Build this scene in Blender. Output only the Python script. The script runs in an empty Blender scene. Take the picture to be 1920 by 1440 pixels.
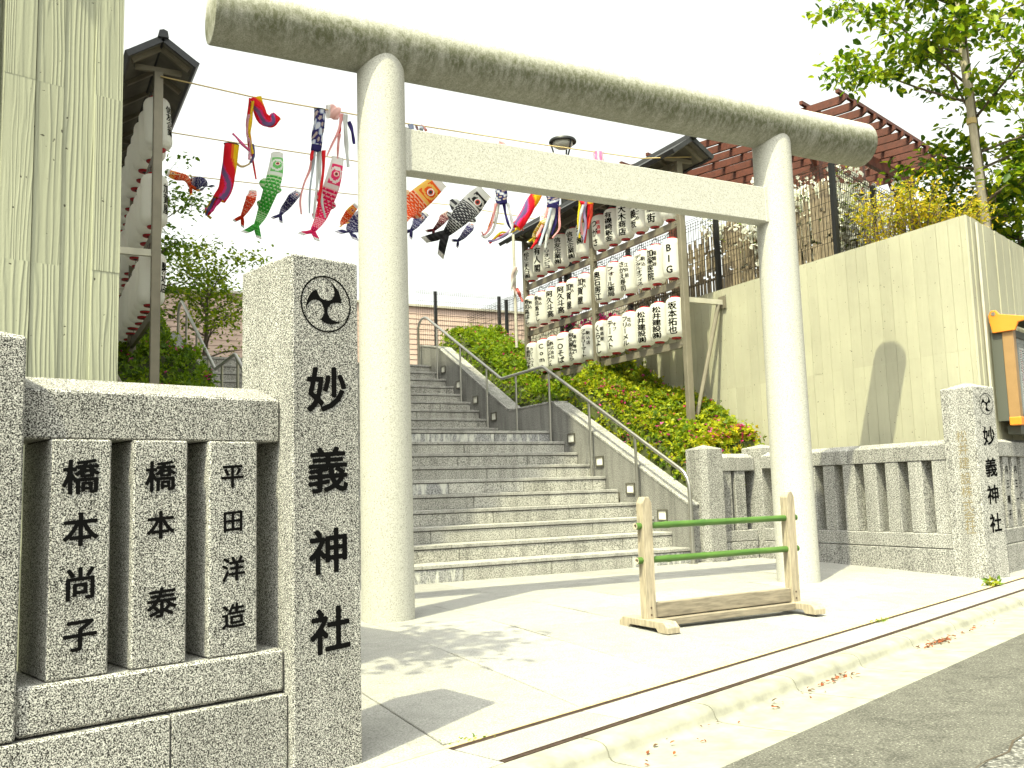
import bpy, bmesh, math, random
import numpy as np
from mathutils import Vector, Matrix
random.seed(7); RNG = np.random.default_rng(7)
SC = bpy.context.scene
COL = SC.collection
R = math.radians

# ------------------------------------------------------------------ camera
YAW, PIT, ROL, FPX = 0.4874, 0.1142, -0.0298, 1748.65     # solved from the stair geometry, for a 1920 px wide frame
CAM = Vector((-6.1358, -7.7563, 0.7872))
_f = Vector((math.sin(YAW)*math.cos(PIT), math.cos(YAW)*math.cos(PIT), math.sin(PIT)))
_r = Vector((math.cos(YAW), -math.sin(YAW), 0)); _u = _r.cross(_f)
_c, _s = math.cos(ROL), math.sin(ROL)
CR, CU, CF = _c*_r + _s*_u, -_s*_r + _c*_u, _f
cam = bpy.data.objects.new('camera', bpy.data.cameras.new('camera')); COL.objects.link(cam)
cam.matrix_world = Matrix(((CR.x, CU.x, -CF.x, CAM.x), (CR.y, CU.y, -CF.y, CAM.y), (CR.z, CU.z, -CF.z, CAM.z), (0, 0, 0, 1)))
cam.data.sensor_fit = 'HORIZONTAL'; cam.data.sensor_width = 36.0
cam.data.lens = FPX/1920*36.0
cam.data.clip_start = 0.05; cam.data.clip_end = 600
SC.camera = cam

def ray(px, py):
    return CF + CR*((px-960)/FPX) - CU*((py-720)/FPX)
def at_y(px, py, y):
    d = ray(px, py); return CAM + d*((y-CAM.y)/d.y)
def at_x(px, py, x):
    d = ray(px, py); return CAM + d*((x-CAM.x)/d.x)
def at_d(px, py, D):
    return CAM + ray(px, py)*D

# ------------------------------------------------------------------ world, sun, exposure
SUNDIR = Vector((-0.45, -0.30, 1.0)).normalized()          # towards the sun
w = bpy.data.worlds.new('World'); SC.world = w; w.use_nodes = True
nt = w.node_tree; nt.nodes.clear()
sky = nt.nodes.new('ShaderNodeTexSky'); sky.sky_type = 'NISHITA'; sky.sun_disc = False
sky.sun_elevation = math.asin(SUNDIR.z); sky.sun_rotation = math.atan2(SUNDIR.x, SUNDIR.y)
sky.air_density = 1.0; sky.dust_density = 6.0; sky.ozone_density = 0.5
hs = nt.nodes.new('ShaderNodeHueSaturation'); hs.inputs['Saturation'].default_value = 0.12
tint = nt.nodes.new('ShaderNodeMix'); tint.data_type = 'RGBA'; tint.blend_type = 'MULTIPLY'; tint.inputs[0].default_value = 1.0; tint.inputs[7].default_value = (0.98, 1.0, 0.90, 1)
bg = nt.nodes.new('ShaderNodeBackground'); bg.inputs['Strength'].default_value = 0.15
wo = nt.nodes.new('ShaderNodeOutputWorld')
nt.links.new(sky.outputs[0], hs.inputs['Color']); nt.links.new(hs.outputs[0], tint.inputs[6]); nt.links.new(tint.outputs[2], bg.inputs['Color']); nt.links.new(bg.outputs[0], wo.inputs[0])
sl = bpy.data.lights.new('sun', 'SUN'); sl.energy = 2.7; sl.angle = R(0.55); sl.color = (1.0, 0.97, 0.63)
so = bpy.data.objects.new('sun', sl); COL.objects.link(so)
so.rotation_euler = (-SUNDIR).to_track_quat('-Z', 'Y').to_euler(); so.location = (-8, -8, 30)
SC.view_settings.view_transform = 'Standard'; SC.view_settings.look = 'None'
SC.view_settings.exposure = 1.6; SC.view_settings.gamma = 1.0; SC.view_settings.use_curve_mapping = False
SC.cycles.max_bounces = 6; SC.cycles.diffuse_bounces = 2; SC.cycles.glossy_bounces = 3; SC.cycles.transmission_bounces = 4
SC.cycles.transparent_max_bounces = 8; SC.cycles.caustics_reflective = False; SC.cycles.caustics_refractive = False

# ------------------------------------------------------------------ glyphs (Blender's built-in font, made while the scene is still empty)
TXT_BOLD = '妙義神社橋本尚子泰平田洋造内三晴一八'
TXT_LAN = ('松江こま人口園有閣オーリンピコ信友企業㈱天寿司高はし駒込阿久斗加賀屋煮8番街なるカレハウスComa北栄メテナ株式会社'
           '一○そばちから漢方専門ファミリマト駒込店つがさ居酒屋磯崎鈑金大木商店妙義坂ごめ街お奥石房江フォル薬局かえ寿司江戸前デタフィス'
           '塚医院稲喜谷BIGくらよテスオブフリメル花の松井建設坂本拓也')
GL = {}
def _glyph_cache(chars, off, key, res):
    made = []
    for ch in sorted(set(chars)):
        cu = bpy.data.curves.new('glyph', 'FONT'); cu.body = ch; cu.size = 1; cu.offset = off; cu.resolution_u = res
        o = bpy.data.objects.new('glyph', cu); COL.objects.link(o); made.append((ch, o, cu))
    dg = bpy.context.evaluated_depsgraph_get(); dg.update()
    for ch, o, cu in made:
        m = o.evaluated_get(dg).to_mesh()
        V = np.array([(v.co.x-0.5, v.co.y-0.38) for v in m.vertices]); F = [tuple(p.vertices) for p in m.polygons]
        if ord(ch) < 256 and len(V):
            V[:, 0] -= (V[:, 0].min()+V[:, 0].max())/2
        if ch == 'ー': V = np.stack([-V[:, 1]*0.9, V[:, 0]], 1)
        if ch in 'ァィォ': V = V*1.0 + np.array([0.12, 0.1])
        GL[(key, ch)] = (V, F)
    for ch, o, cu in made:
        bpy.data.objects.remove(o); bpy.data.curves.remove(cu)
_glyph_cache(TXT_BOLD, 0.0, 'bold', 3)
_glyph_cache(TXT_LAN, 0.0, 'lan', 2)
_glyph_cache('松井建設株式会社', 0.0, 'thin', 2)
FAT = [(0.0, 0.0), (0.026, 0.006), (-0.026, -0.006), (0.006, 0.018), (-0.006, -0.018), (0.02, -0.014), (-0.02, 0.014)]      # brush weight: the glyph drawn several times, a hair apart

# ------------------------------------------------------------------ mesh helpers
class MB:
    def __init__(s): s.v = []; s.f = []; s.m = []; s.uv = None
    def add(s, V, F, mi=0):
        b = len(s.v); s.v.extend([tuple(p) for p in V]); s.f.extend([tuple(i+b for i in f) for f in F]); s.m.extend([mi]*len(F)); return b
    def box(s, o, ax, lo, hi, mi=0):
        """box in the frame (o; ax = three axis vectors), from lo to hi"""
        P = []
        for k in range(8):
            c = [hi[i] if (k >> i) & 1 else lo[i] for i in range(3)]
            P.append(o + ax[0]*c[0] + ax[1]*c[1] + ax[2]*c[2])
        F = [(0, 2, 3, 1), (4, 5, 7, 6), (0, 1, 5, 4), (2, 6, 7, 3), (0, 4, 6, 2), (1, 3, 7, 5)]
        if ax[0].cross(ax[1]).dot(ax[2]) < 0: F = [f[::-1] for f in F]
        s.add(P, F, mi)
    def wbox(s, lo, hi, mi=0):
        s.box(Vector((0, 0, 0)), (Vector((1, 0, 0)), Vector((0, 1, 0)), Vector((0, 0, 1))), lo, hi, mi)
    def prism(s, prof, a, b, o, ax, mi=0, caps=True):
        """profile [(p,q)] in the plane (ax[1], ax[2]), extruded along ax[0] from a to b"""
        n = len(prof)
        V = [o + ax[0]*t + ax[1]*p + ax[2]*q for t in (a, b) for p, q in prof]
        F = [(i, (i+1) % n, n+(i+1) % n, n+i) for i in range(n)]
        if caps: F += [tuple(range(n))[::-1], tuple(range(n, 2*n))]
        s.add(V, F, mi)
    def tube(s, path, rad, n=8, mi=0, caps=True, flat=None):
        pts = [Vector(p) for p in path]; N = len(pts)
        rr = rad if isinstance(rad, (list, tuple)) else [rad]*N
        up = None; base = len(s.v); rings = []
        for i, p in enumerate(pts):
            t = (pts[min(i+1, N-1)]-pts[max(i-1, 0)])
            t = t.normalized() if t.length > 1e-9 else Vector((0, 0, 1))
            if up is None:
                up = Vector((0, 0, 1)) if abs(t.z) < 0.9 else Vector((1, 0, 0))
            up = (up - t*up.dot(t)).normalized(); sd = t.cross(up)
            for k in range(n):
                a = 2*math.pi*k/n; s.v.append(tuple(p + (sd*math.cos(a)+up*math.sin(a))*rr[i]))
        F = []
        for i in range(N-1):
            for k in range(n):
                F.append((base+i*n+k, base+i*n+(k+1) % n, base+(i+1)*n+(k+1) % n, base+(i+1)*n+k))
        if caps:
            F.append(tuple(base+k for k in range(n))[::-1]); F.append(tuple(base+(N-1)*n+k for k in range(n)))
        s.f.extend(F); s.m.extend([mi]*len(F))
    def lathe(s, prof, c, n=24, mi=0, axis=None):
        """profile [(r,z)] about a vertical axis at c"""
        base = len(s.v); c = Vector(c)
        for r, z in prof:
            for k in range(n):
                a = 2*math.pi*k/n; s.v.append((c.x+r*math.cos(a), c.y+r*math.sin(a), c.z+z))
        F = []
        for i in range(len(prof)-1):
            for k in range(n):
                F.append((base+i*n+k, base+i*n+(k+1) % n, base+(i+1)*n+(k+1) % n, base+(i+1)*n+k))
        if prof[0][0] > 1e-6: F.append(tuple(base+k for k in range(n))[::-1])
        if prof[-1][0] > 1e-6: F.append(tuple(base+(len(prof)-1)*n+k for k in range(n)))
        s.f.extend(F); s.m.extend([mi]*len(F))
    def mesh(s, name, mats, smooth=False):
        me = bpy.data.meshes.new(name); me.from_pydata(s.v, [], s.f)
        for m in (mats if isinstance(mats, (list, tuple)) else [mats]): me.materials.append(m)
        if any(s.m): me.polygons.foreach_set('material_index', s.m)
        if smooth: me.polygons.foreach_set('use_smooth', [True]*len(s.f))
        me.update(); return me
XYZ = (Vector((1, 0, 0)), Vector((0, 1, 0)), Vector((0, 0, 1))); O0 = Vector((0, 0, 0)); ZV = Vector((0, 0, 1))

def link(name, me, parent=None, keep=True):
    o = bpy.data.objects.new(name, me); COL.objects.link(o)
    if parent is not None:
        o.parent = parent
        if keep: o.matrix_parent_inverse = Matrix.Translation(-parent.location)
    return o
def tag(o, label=None, cat=None, group=None, kind=None):
    if label: o['label'] = label
    if cat: o['category'] = cat
    if group: o['group'] = group
    if kind: o['kind'] = kind
    return o
def obj(name, mb, mats, parent=None, smooth=False, bevel=0.0, seg=1):
    me = mb.mesh(name, mats, smooth)
    if bevel > 0:
        bm = bmesh.new(); bm.from_mesh(me)
        bmesh.ops.remove_doubles(bm, verts=bm.verts, dist=1e-6)
        ed = [e for e in bm.edges if len(e.link_faces) == 2 and e.calc_face_angle(0) > 0.5]
        bmesh.ops.bevel(bm, geom=ed, offset=bevel, segments=seg, affect='EDGES', profile=0.5, clamp_overlap=True)
        bm.to_mesh(me); bm.free()
    return link(name, me, parent)
def thing(name, label, cat, loc=None, group=None):
    """an Empty that parents parts whose meshes are written in world coordinates (the Empty stays at the origin of the place)"""
    o = bpy.data.objects.new(name, None); COL.objects.link(o); o.empty_display_size = 0.1
    if loc is not None: o.location = loc
    return tag(o, label, cat, group)
def auto_smooth(o, ang=40):
    me = o.data
    bm = bmesh.new(); bm.from_mesh(me)
    for f in bm.faces: f.smooth = True
    for e in bm.edges: e.smooth = not (len(e.link_faces) == 2 and e.calc_face_angle(0) > R(ang))
    bm.to_mesh(me); bm.free(); return o
def big_mesh(name, V, F, mats, cols=None, smooth=False):
    """numpy mesh: V (n,3), F (m,k) with k equal for all faces, cols (m,3) one colour per face"""
    me = bpy.data.meshes.new(name); n, m, k = len(V), len(F), F.shape[1]
    me.vertices.add(n); me.vertices.foreach_set('co', V.astype(np.float32).ravel())
    me.loops.add(m*k); me.loops.foreach_set('vertex_index', F.astype(np.int32).ravel())
    me.polygons.add(m); me.polygons.foreach_set('loop_start', np.arange(0, m*k, k, dtype=np.int32))
    me.polygons.foreach_set('loop_total', np.full(m, k, dtype=np.int32))
    if smooth: me.polygons.foreach_set('use_smooth', np.ones(m, dtype=bool))
    me.materials.append(mats)
    if cols is not None:
        at = me.color_attributes.new('Col', 'FLOAT_COLOR', 'CORNER')
        c4 = np.concatenate([np.repeat(cols, k, axis=0), np.ones((m*k, 1))], 1).astype(np.float32)
        at.data.foreach_set('color', c4.ravel())
    me.update(); me.validate(); return me

# ------------------------------------------------------------------ materials
def new_mat(name):
    m = bpy.data.materials.new(name); m.use_nodes = True; t = m.node_tree
    return m, t, t.nodes['Principled BSDF']
def nd(t, kind, **kw):
    n = t.nodes.new(kind)
    for k, v in kw.items():
        if k in n.inputs.keys() if hasattr(n.inputs, 'keys') else False: n.inputs[k].default_value = v
        else: setattr(n, k, v)
    return n
def ramp(t, fac, stops, interp='LINEAR'):
    r = t.nodes.new('ShaderNodeValToRGB'); cr = r.color_ramp; cr.interpolation = interp
    while len(cr.elements) < len(stops): cr.elements.new(0.5)
    for e, (p, c) in zip(cr.elements, stops):
        e.position = p; e.color = (c, c, c, 1) if isinstance(c, (int, float)) else (*c, 1)
    t.links.new(fac, r.inputs[0]); return r.outputs[0]
def coords(t, scale=(1, 1, 1), kind='Object'):
    tc = t.nodes.new('ShaderNodeTexCoord'); mp = t.nodes.new('ShaderNodeMapping'); mp.inputs['Scale'].default_value = scale
    t.links.new(tc.outputs[kind], mp.inputs[0]); return mp.outputs[0]
def noise(t, vec, scale, detail=2.0, rough=0.5, dist=0.0):
    n = t.nodes.new('ShaderNodeTexNoise'); n.inputs['Scale'].default_value = scale; n.inputs['Detail'].default_value = detail
    n.inputs['Roughness'].default_value = rough; n.inputs['Distortion'].default_value = dist
    t.links.new(vec, n.inputs['Vector']); return n.outputs[0]
def mix(t, a, b, fac, mode='MIX'):
    n = t.nodes.new('ShaderNodeMix'); n.data_type = 'RGBA'; n.blend_type = mode
    for sock, val in ((n.inputs[0], fac), (n.inputs[6], a), (n.inputs[7], b)):
        if isinstance(val, bpy.types.NodeSocket): t.links.new(val, sock)
        elif isinstance(val, (int, float)): sock.default_value = val if sock == n.inputs[0] else (val, val, val, 1)
        else: sock.default_value = (*val, 1)
    return n.outputs[2]
def bump(t, h, strength, dist, bsdf):
    b = t.nodes.new('ShaderNodeBump'); b.inputs['Strength'].default_value = strength; b.inputs['Distance'].default_value = dist
    t.links.new(h, b.inputs['Height']); t.links.new(b.outputs[0], bsdf.inputs['Normal']); return b
def mathn(t, op, a, b=None):
    n = t.nodes.new('ShaderNodeMath'); n.operation = op
    for i, v in enumerate((a, b)):
        if v is None: continue
        if isinstance(v, bpy.types.NodeSocket): t.links.new(v, n.inputs[i])
        else: n.inputs[i].default_value = v
    return n.outputs[0]

def granite(name, stops, scale=130, rough=0.65, tint=(1, 1, 1), bumpy=0.25, blotch=0.12):
    m, t, b = new_mat(name); v = coords(t)
    g = noise(t, v, scale, 3.0, 0.62, 0.3)
    c = ramp(t, g, stops)
    big = noise(t, v, 2.3, 4, 0.6)
    bl = ramp(t, big, [(0.3, 1-blotch), (0.7, 1.0)])
    run = ramp(t, noise(t, coords(t, (9, 9, 0.8)), 1.0, 4, 0.65), [(0.34, 1-blotch*1.6), (0.56, 1.0)]); c = mix(t, c, run, 1.0, 'MULTIPLY')
    oi = t.nodes.new('ShaderNodeObjectInfo'); each = ramp(t, oi.outputs['Random'], [(0.0, 0.88), (1.0, 1.05)])
    c = mix(t, c, bl, 1.0, 'MULTIPLY'); c = mix(t, c, each, 1.0, 'MULTIPLY'); c = mix(t, c, tint, 1.0, 'MULTIPLY')
    t.links.new(c, b.inputs['Base Color']); b.inputs['Roughness'].default_value = rough; b.inputs['Specular IOR Level'].default_value = 0.2
    bump(t, g, bumpy, 0.004, b); return m
M = {}
M['granite'] = granite('speckled_granite', [(0.40, 0.006), (0.455, 0.05), (0.495, 0.22), (0.54, 0.40), (0.62, 0.64)], 290, tint=(1, 0.985, 0.92))
M['granite_mid'] = granite('bush_hammered_granite', [(0.36, 0.06), (0.44, 0.17), (0.52, 0.36), (0.62, 0.52)], 110, tint=(1, 0.985, 0.93), blotch=0.15)
M['tread'] = granite('worn_tread_granite', [(0.36, 0.20), (0.46, 0.34), (0.6, 0.47)], 120, tint=(1, 0.98, 0.91), blotch=0.15)
M['step'] = granite('step_granite', [(0.36, 0.11), (0.44, 0.27), (0.52, 0.47), (0.64, 0.62)], 100, tint=(1, 0.98, 0.89), blotch=0.17)
M['paving'] = granite('paving_granite', [(0.34, 0.17), (0.45, 0.275), (0.6, 0.37)], 160, tint=(1, 0.985, 0.93), blotch=0.08)
M['plinth'] = granite('plinth_granite', [(0.36, 0.08), (0.44, 0.17), (0.52, 0.30), (0.64, 0.40)], 120, tint=(1, 0.985, 0.93), blotch=0.2)

def stained_step():
    m, t, b = new_mat('limescale_step_granite'); v = coords(t)
    g = noise(t, v, 100, 3.0, 0.62, 0.3)
    c = ramp(t, g, [(0.36, 0.07), (0.44, 0.16), (0.52, 0.30), (0.64, 0.40)])
    s = noise(t, coords(t, (16, 1, 3.0)), 1.0, 3, 0.6)
    f = ramp(t, s, [(0.48, 0.0), (0.6, 0.8)])
    c = mix(t, c, (0.62, 0.62, 0.56), f)
    t.links.new(c, b.inputs['Base Color']); b.inputs['Roughness'].default_value = 0.75; return m
M['step_stain'] = stained_step()

def torii_mat(stained):
    m, t, b = new_mat('algae_stained_stone' if stained else 'pale_torii_stone'); v = coords(t)
    g = noise(t, v, 130, 3, 0.6)
    c = ramp(t, g, [(0.34, (0.25, 0.245, 0.215)), (0.42, (0.37, 0.365, 0.325)), (0.6, (0.48, 0.475, 0.43))])
    if stained:
        # dark algae runs down the flanks of the beam: streaks running round the log, heavier below its shoulder
        st = noise(t, coords(t, (9.0, 1.3, 1.3)), 1.0, 6, 0.68, 0.35)
        st2 = noise(t, coords(t, (1.1, 2, 2)), 1.0, 3, 0.6)
        fine = noise(t, v, 60, 4, 0.7)
        tc = t.nodes.new('ShaderNodeTexCoord'); sp = t.nodes.new('ShaderNodeSeparateXYZ'); t.links.new(tc.outputs['Object'], sp.inputs[0])
        hgt = mathn(t, 'ADD', mathn(t, 'MULTIPLY', sp.outputs['Z'], -1.9), mathn(t, 'MULTIPLY', fine, 0.5))     # local z: -r .. r
        f = mathn(t, 'ADD', mathn(t, 'ADD', mathn(t, 'MULTIPLY', st, 1.0), mathn(t, 'MULTIPLY', st2, 0.5)), hgt)
        fac = ramp(t, f, [(0.78, 0.0), (1.0, 0.62), (1.25, 0.93)])
        n2 = t.nodes.new('ShaderNodeMapRange'); n2.inputs[1].default_value = 0.72; n2.inputs[2].default_value = 1.35; t.links.new(f, n2.inputs[0])
        zz = mathn(t, 'ADD', sp.outputs['Z'], mathn(t, 'ADD', mathn(t, 'MULTIPLY', mathn(t, 'SUBTRACT', st, 0.5), 0.16), mathn(t, 'MULTIPLY', mathn(t, 'SUBTRACT', fine, 0.5), 0.10)))
        up = t.nodes.new('ShaderNodeMapRange'); up.inputs[1].default_value = 0.125; up.inputs[2].default_value = 0.0; t.links.new(zz, up.inputs[0])
        patch = ramp(t, mathn(t, 'ADD', mathn(t, 'MULTIPLY', st, 0.6), mathn(t, 'MULTIPLY', st2, 0.4)), [(0.34, 0.50), (0.50, 0.95)])
        fac = mathn(t, 'MULTIPLY', mathn(t, 'MULTIPLY', up.outputs[0], patch), ramp(t, noise(t, coords(t, (1, 0.6, 0.6)), 34, 5, 0.75), [(0.36, 0.55), (0.58, 1.0)]))
        low = t.nodes.new('ShaderNodeMapRange'); low.inputs[1].default_value = -0.195; low.inputs[2].default_value = -0.09; low.inputs[3].default_value = 0.50; low.inputs[4].default_value = 1.0  # algae thinned towards the underside: bounced light put into the colour
        t.links.new(mathn(t, 'ADD', sp.outputs['Z'], mathn(t, 'MULTIPLY', mathn(t, 'SUBTRACT', st, 0.5), 0.14)), low.inputs[0]); fac = mathn(t, 'MULTIPLY', fac, low.outputs[0])
        c = mix(t, c, (0.075, 0.080, 0.034), fac)
    t.links.new(c, b.inputs['Base Color']); b.inputs['Roughness'].default_value = 0.8
    bump(t, g, 0.35, 0.004, b); return m
M['torii'] = torii_mat(False); M['kasagi'] = torii_mat(True)

def board_concrete(name, base, grain=1.0, axis='u', board=0.105):
    m, t, b = new_mat(name)
    at = t.nodes.new('ShaderNodeAttribute'); at.attribute_name = 'uvw'        # (across the boards, random per board, height)
    sp = t.nodes.new('ShaderNodeSeparateXYZ'); t.links.new(at.outputs['Vector'], sp.inputs[0])
    cb = t.nodes.new('ShaderNodeCombineXYZ')
    t.links.new(mathn(t, 'ADD', sp.outputs[0], mathn(t, 'MULTIPLY', sp.outputs[1], 37.0)), cb.inputs[0])
    t.links.new(mathn(t, 'MULTIPLY', sp.outputs[1], 91.0), cb.inputs[1]); t.links.new(mathn(t, 'MULTIPLY', sp.outputs[2], 1.0), cb.inputs[2])
    mp = t.nodes.new('ShaderNodeMapping'); mp.inputs['Scale'].default_value = (7, 1, 0.42); t.links.new(cb.outputs[0], mp.inputs[0])
    warp = noise(t, mp.outputs[0], 1.0, 3, 0.55, 0.6)
    # growth rings cut by the board face: bands of a warped distance
    ring = mathn(t, 'SINE', mathn(t, 'ADD', mathn(t, 'MULTIPLY', warp, 70.0), mathn(t, 'MULTIPLY', sp.outputs[0], 330.0)))
    ring = mathn(t, 'POWER', mathn(t, 'ADD', mathn(t, 'MULTIPLY', ring, 0.5), 0.5), 2.2)
    mp2 = t.nodes.new('ShaderNodeMapping'); mp2.inputs['Scale'].default_value = (60, 1, 2.0); t.links.new(cb.outputs[0], mp2.inputs[0])
    fib = noise(t, mp2.outputs[0], 1.0, 4, 0.6)
    amp = noise(t, mp.outputs[0], 0.7, 1, 0.5)
    v = coords(t); pit = noise(t, v, 42, 2, 0.5); pits = ramp(t, pit, [(0.245, 0.0), (0.275, 1.0)])
    fine = noise(t, v, 120, 4, 0.65)
    h = mathn(t, 'ADD', mathn(t, 'MULTIPLY', mathn(t, 'MULTIPLY', ring, amp), 1.3), mathn(t, 'ADD', mathn(t, 'MULTIPLY', fib, 0.35), mathn(t, 'MULTIPLY', fine, 0.25)))
    h = mathn(t, 'ADD', h, mathn(t, 'MULTIPLY', pits, 1.2))
    big = noise(t, v, 1.3, 5, 0.62)
    tone = mathn(t, 'ADD', mathn(t, 'MULTIPLY', big, 0.36), mathn(t, 'ADD', mathn(t, 'MULTIPLY', sp.outputs[1], 0.10), mathn(t, 'MULTIPLY', fib, 0.08)))
    c = ramp(t, tone, [(0.14, tuple(x*0.78 for x in base)), (0.40, tuple(x*1.12 for x in base))])
    c = mix(t, (0.05, 0.045, 0.03), c, pits)
    t.links.new(c, b.inputs['Base Color']); b.inputs['Roughness'].default_value = 0.85
    bump(t, h, 0.55*grain, 0.006, b); return m
M['concrete_near'] = board_concrete('board_marked_concrete', (0.33, 0.34, 0.245), 1.0)
M['concrete_wall'] = board_concrete('weathered_board_concrete', (0.37, 0.36, 0.265), 0.5)

def simple(name, col, rough=0.6, metal=0.0, var=0.0, vscale=6, stretch=(1, 1, 1), bumpy=0.0, spec=0.5):
    m, t, b = new_mat(name); b.inputs['Roughness'].default_value = rough; b.inputs['Metallic'].default_value = metal
    b.inputs['Specular IOR Level'].default_value = spec
    if var > 0:
        g = noise(t, coords(t, stretch), vscale, 4, 0.6)
        c = ramp(t, g, [(0.3, tuple(x*(1-var) for x in col)), (0.7, tuple(min(1, x*(1+var)) for x in col))])
        t.links.new(c, b.inputs['Base Color'])
        if bumpy > 0: bump(t, g, bumpy, 0.004, b)
    else: b.inputs['Base Color'].default_value = (*col, 1)
    return m
M['ink'] = simple('black_paint', (0.006, 0.006, 0.006), 0.9, spec=0.0)
M['carve'] = simple('unpainted_carving', (0.20, 0.165, 0.09), 0.8)
M['steel'] = simple('brushed_steel', (0.42, 0.41, 0.37), 0.32, 0.9, 0.12, 14, (1, 1, 8))
M['frame'] = simple('grey_brown_steel', (0.20, 0.18, 0.135), 0.5, 0.3, 0.15, 5)
M['galv'] = simple('pale_painted_steel', (0.46, 0.44, 0.36), 0.5, 0.2, 0.15, 5)
M['roofmetal'] = simple('dark_roof_metal', (0.035, 0.036, 0.04), 0.5, 0.3, 0.2, 8)
M['soffit'] = simple('soffit_brown', (0.11, 0.10, 0.08), 0.7, 0.0, 0.2, 8)
M['blackmetal'] = simple('black_metal', (0.012, 0.013, 0.014), 0.45, 0.2)
M['wire'] = simple('dark_fence_wire', (0.028, 0.022, 0.016), 0.5, 0.3)
M['red'] = simple('red_lacquer', (0.45, 0.012, 0.018), 0.4)
M['redink'] = simple('red_ink', (0.60, 0.03, 0.04), 0.6)
M['wood'] = simple('weathered_cypress', (0.31, 0.265, 0.19), 0.75, 0, 0.35, 7, (9, 9, 1.2), 0.3)
M['woodh'] = simple('weathered_plank', (0.20, 0.17, 0.125), 0.75, 0, 0.40, 7, (1.0, 9, 9), 0.3)
M['pergola'] = simple('red_brown_timber', (0.085, 0.020, 0.009), 0.6, 0, 0.3, 5, (3, 3, 3), 0.2)
M['asphalt'] = granite('worn_asphalt', [(0.34, 0.05), (0.5, 0.118), (0.62, 0.16), (0.70, 0.42)], 130, 0.9, (1, 0.98, 0.86), 0.5, 0.18)
M['kerb'] = simple('kerb_concrete', (0.235, 0.232, 0.19), 0.85, 0, 0.25, 9, (1, 1, 1), 0.3)
M['gutter_steel'] = simple('rusty_slot_steel', (0.10, 0.065, 0.05), 0.6, 0.5, 0.3, 20)
M['slotlip'] = simple('ochre_slot_edge', (0.50, 0.40, 0.22), 0.8, 0, 0.2, 20)
M['soil'] = simple('garden_soil', (0.045, 0.034, 0.022), 0.95, 0, 0.3, 9)
M['mortar'] = simple('paving_mortar', (0.09, 0.08, 0.06), 0.95, 0, 0.3, 12)
M['bark'] = simple('tree_bark', (0.11, 0.085, 0.06), 0.9, 0, 0.35, 12, (4, 4, 1), 0.5)
M['stake'] = simple('pale_stake_wood', (0.40, 0.35, 0.26), 0.8, 0, 0.25, 8, (5, 5, 1), 0.3)
M['siding'] = simple('pink_beige_siding', (0.50, 0.37, 0.31), 0.8, 0, 0.08, 4)
M['whitewall'] = simple('white_render', (0.72, 0.71, 0.66), 0.8, 0, 0.05, 2)
M['darkgap'] = simple('dark_window', (0.03, 0.035, 0.04), 0.15)
M['orange'] = simple('orange_paint', (0.70, 0.22, 0.02), 0.4, 0, 0.06, 9)
M['boardbrown'] = simple('brown_aluminium', (0.30, 0.18, 0.075), 0.45, 0.2, 0.1, 6)
M['boarddark'] = simple('notice_board_back', (0.07, 0.075, 0.06), 0.6)
M['notice'] = simple('notice_paper', (0.72, 0.72, 0.68), 0.7)
M['bamboo_screen'] = simple('reed_screen', (0.25, 0.20, 0.135), 0.8, 0, 0.6, 9, (20, 20, 0.8))
M['rope'] = simple('straw_rope', (0.55, 0.42, 0.20), 0.9)
M['lens'] = simple('frosted_lens', (0.74, 0.73, 0.66), 0.35)
M['grille'] = simple('light_frame', (0.10, 0.095, 0.075), 0.5, 0.3)
M['curb_leaf'] = simple('dry_leaf_litter', (0.40, 0.13, 0.05), 0.8, 0, 0.4, 40)

def bamboo():
    m, t, b = new_mat('green_bamboo'); v = coords(t, (6, 40, 40))
    g = noise(t, v, 1.0, 3, 0.6)
    c = ramp(t, g, [(0.3, (0.035, 0.095, 0.012)), (0.7, (0.07, 0.15, 0.022))])
    t.links.new(c, b.inputs['Base Color']); b.inputs['Roughness'].default_value = 0.35; return m
M['bamboo'] = bamboo()

def vcol(name, rough=0.6, trans=0.0, spec=0.3):
    """colour from the mesh's own colour attribute, with some light let through"""
    m, t, b = new_mat(name); at = t.nodes.new('ShaderNodeAttribute'); at.attribute_name = 'Col'
    t.links.new(at.outputs['Color'], b.inputs['Base Color']); b.inputs['Roughness'].default_value = rough
    b.inputs['Specular IOR Level'].default_value = spec
    if trans > 0:
        tr = t.nodes.new('ShaderNodeBsdfTranslucent'); t.links.new(at.outputs['Color'], tr.inputs['Color'])
        mx = t.nodes.new('ShaderNodeMixShader'); mx.inputs[0].default_value = trans
        out = t.nodes['Material Output']
        t.links.new(b.outputs[0], mx.inputs[1]); t.links.new(tr.outputs[0], mx.inputs[2]); t.links.new(mx.outputs[0], out.inputs['Surface'])
    return m
M['leaf'] = vcol('leaf', 0.5, 0.5, 0.25)
M['cloth'] = vcol('printed_cloth', 0.7, 0.5, 0.1)
M['blossom'] = vcol('blossom', 0.6, 0.4, 0.1)
def paper():
    m, t, b = new_mat('lantern_paper'); b.inputs['Base Color'].default_value = (0.86, 0.86, 0.82, 1); b.inputs['Roughness'].default_value = 0.75
    b.inputs['Specular IOR Level'].default_value = 0.15
    tr = t.nodes.new('ShaderNodeBsdfTranslucent'); tr.inputs['Color'].default_value = (0.93, 0.92, 0.86, 1)
    mx = t.nodes.new('ShaderNodeMixShader'); mx.inputs[0].default_value = 0.55; out = t.nodes['Material Output']
    t.links.new(b.outputs[0], mx.inputs[1]); t.links.new(tr.outputs[0], mx.inputs[2]); t.links.new(mx.outputs[0], out.inputs['Surface']); return m
M['paper'] = paper()
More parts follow.
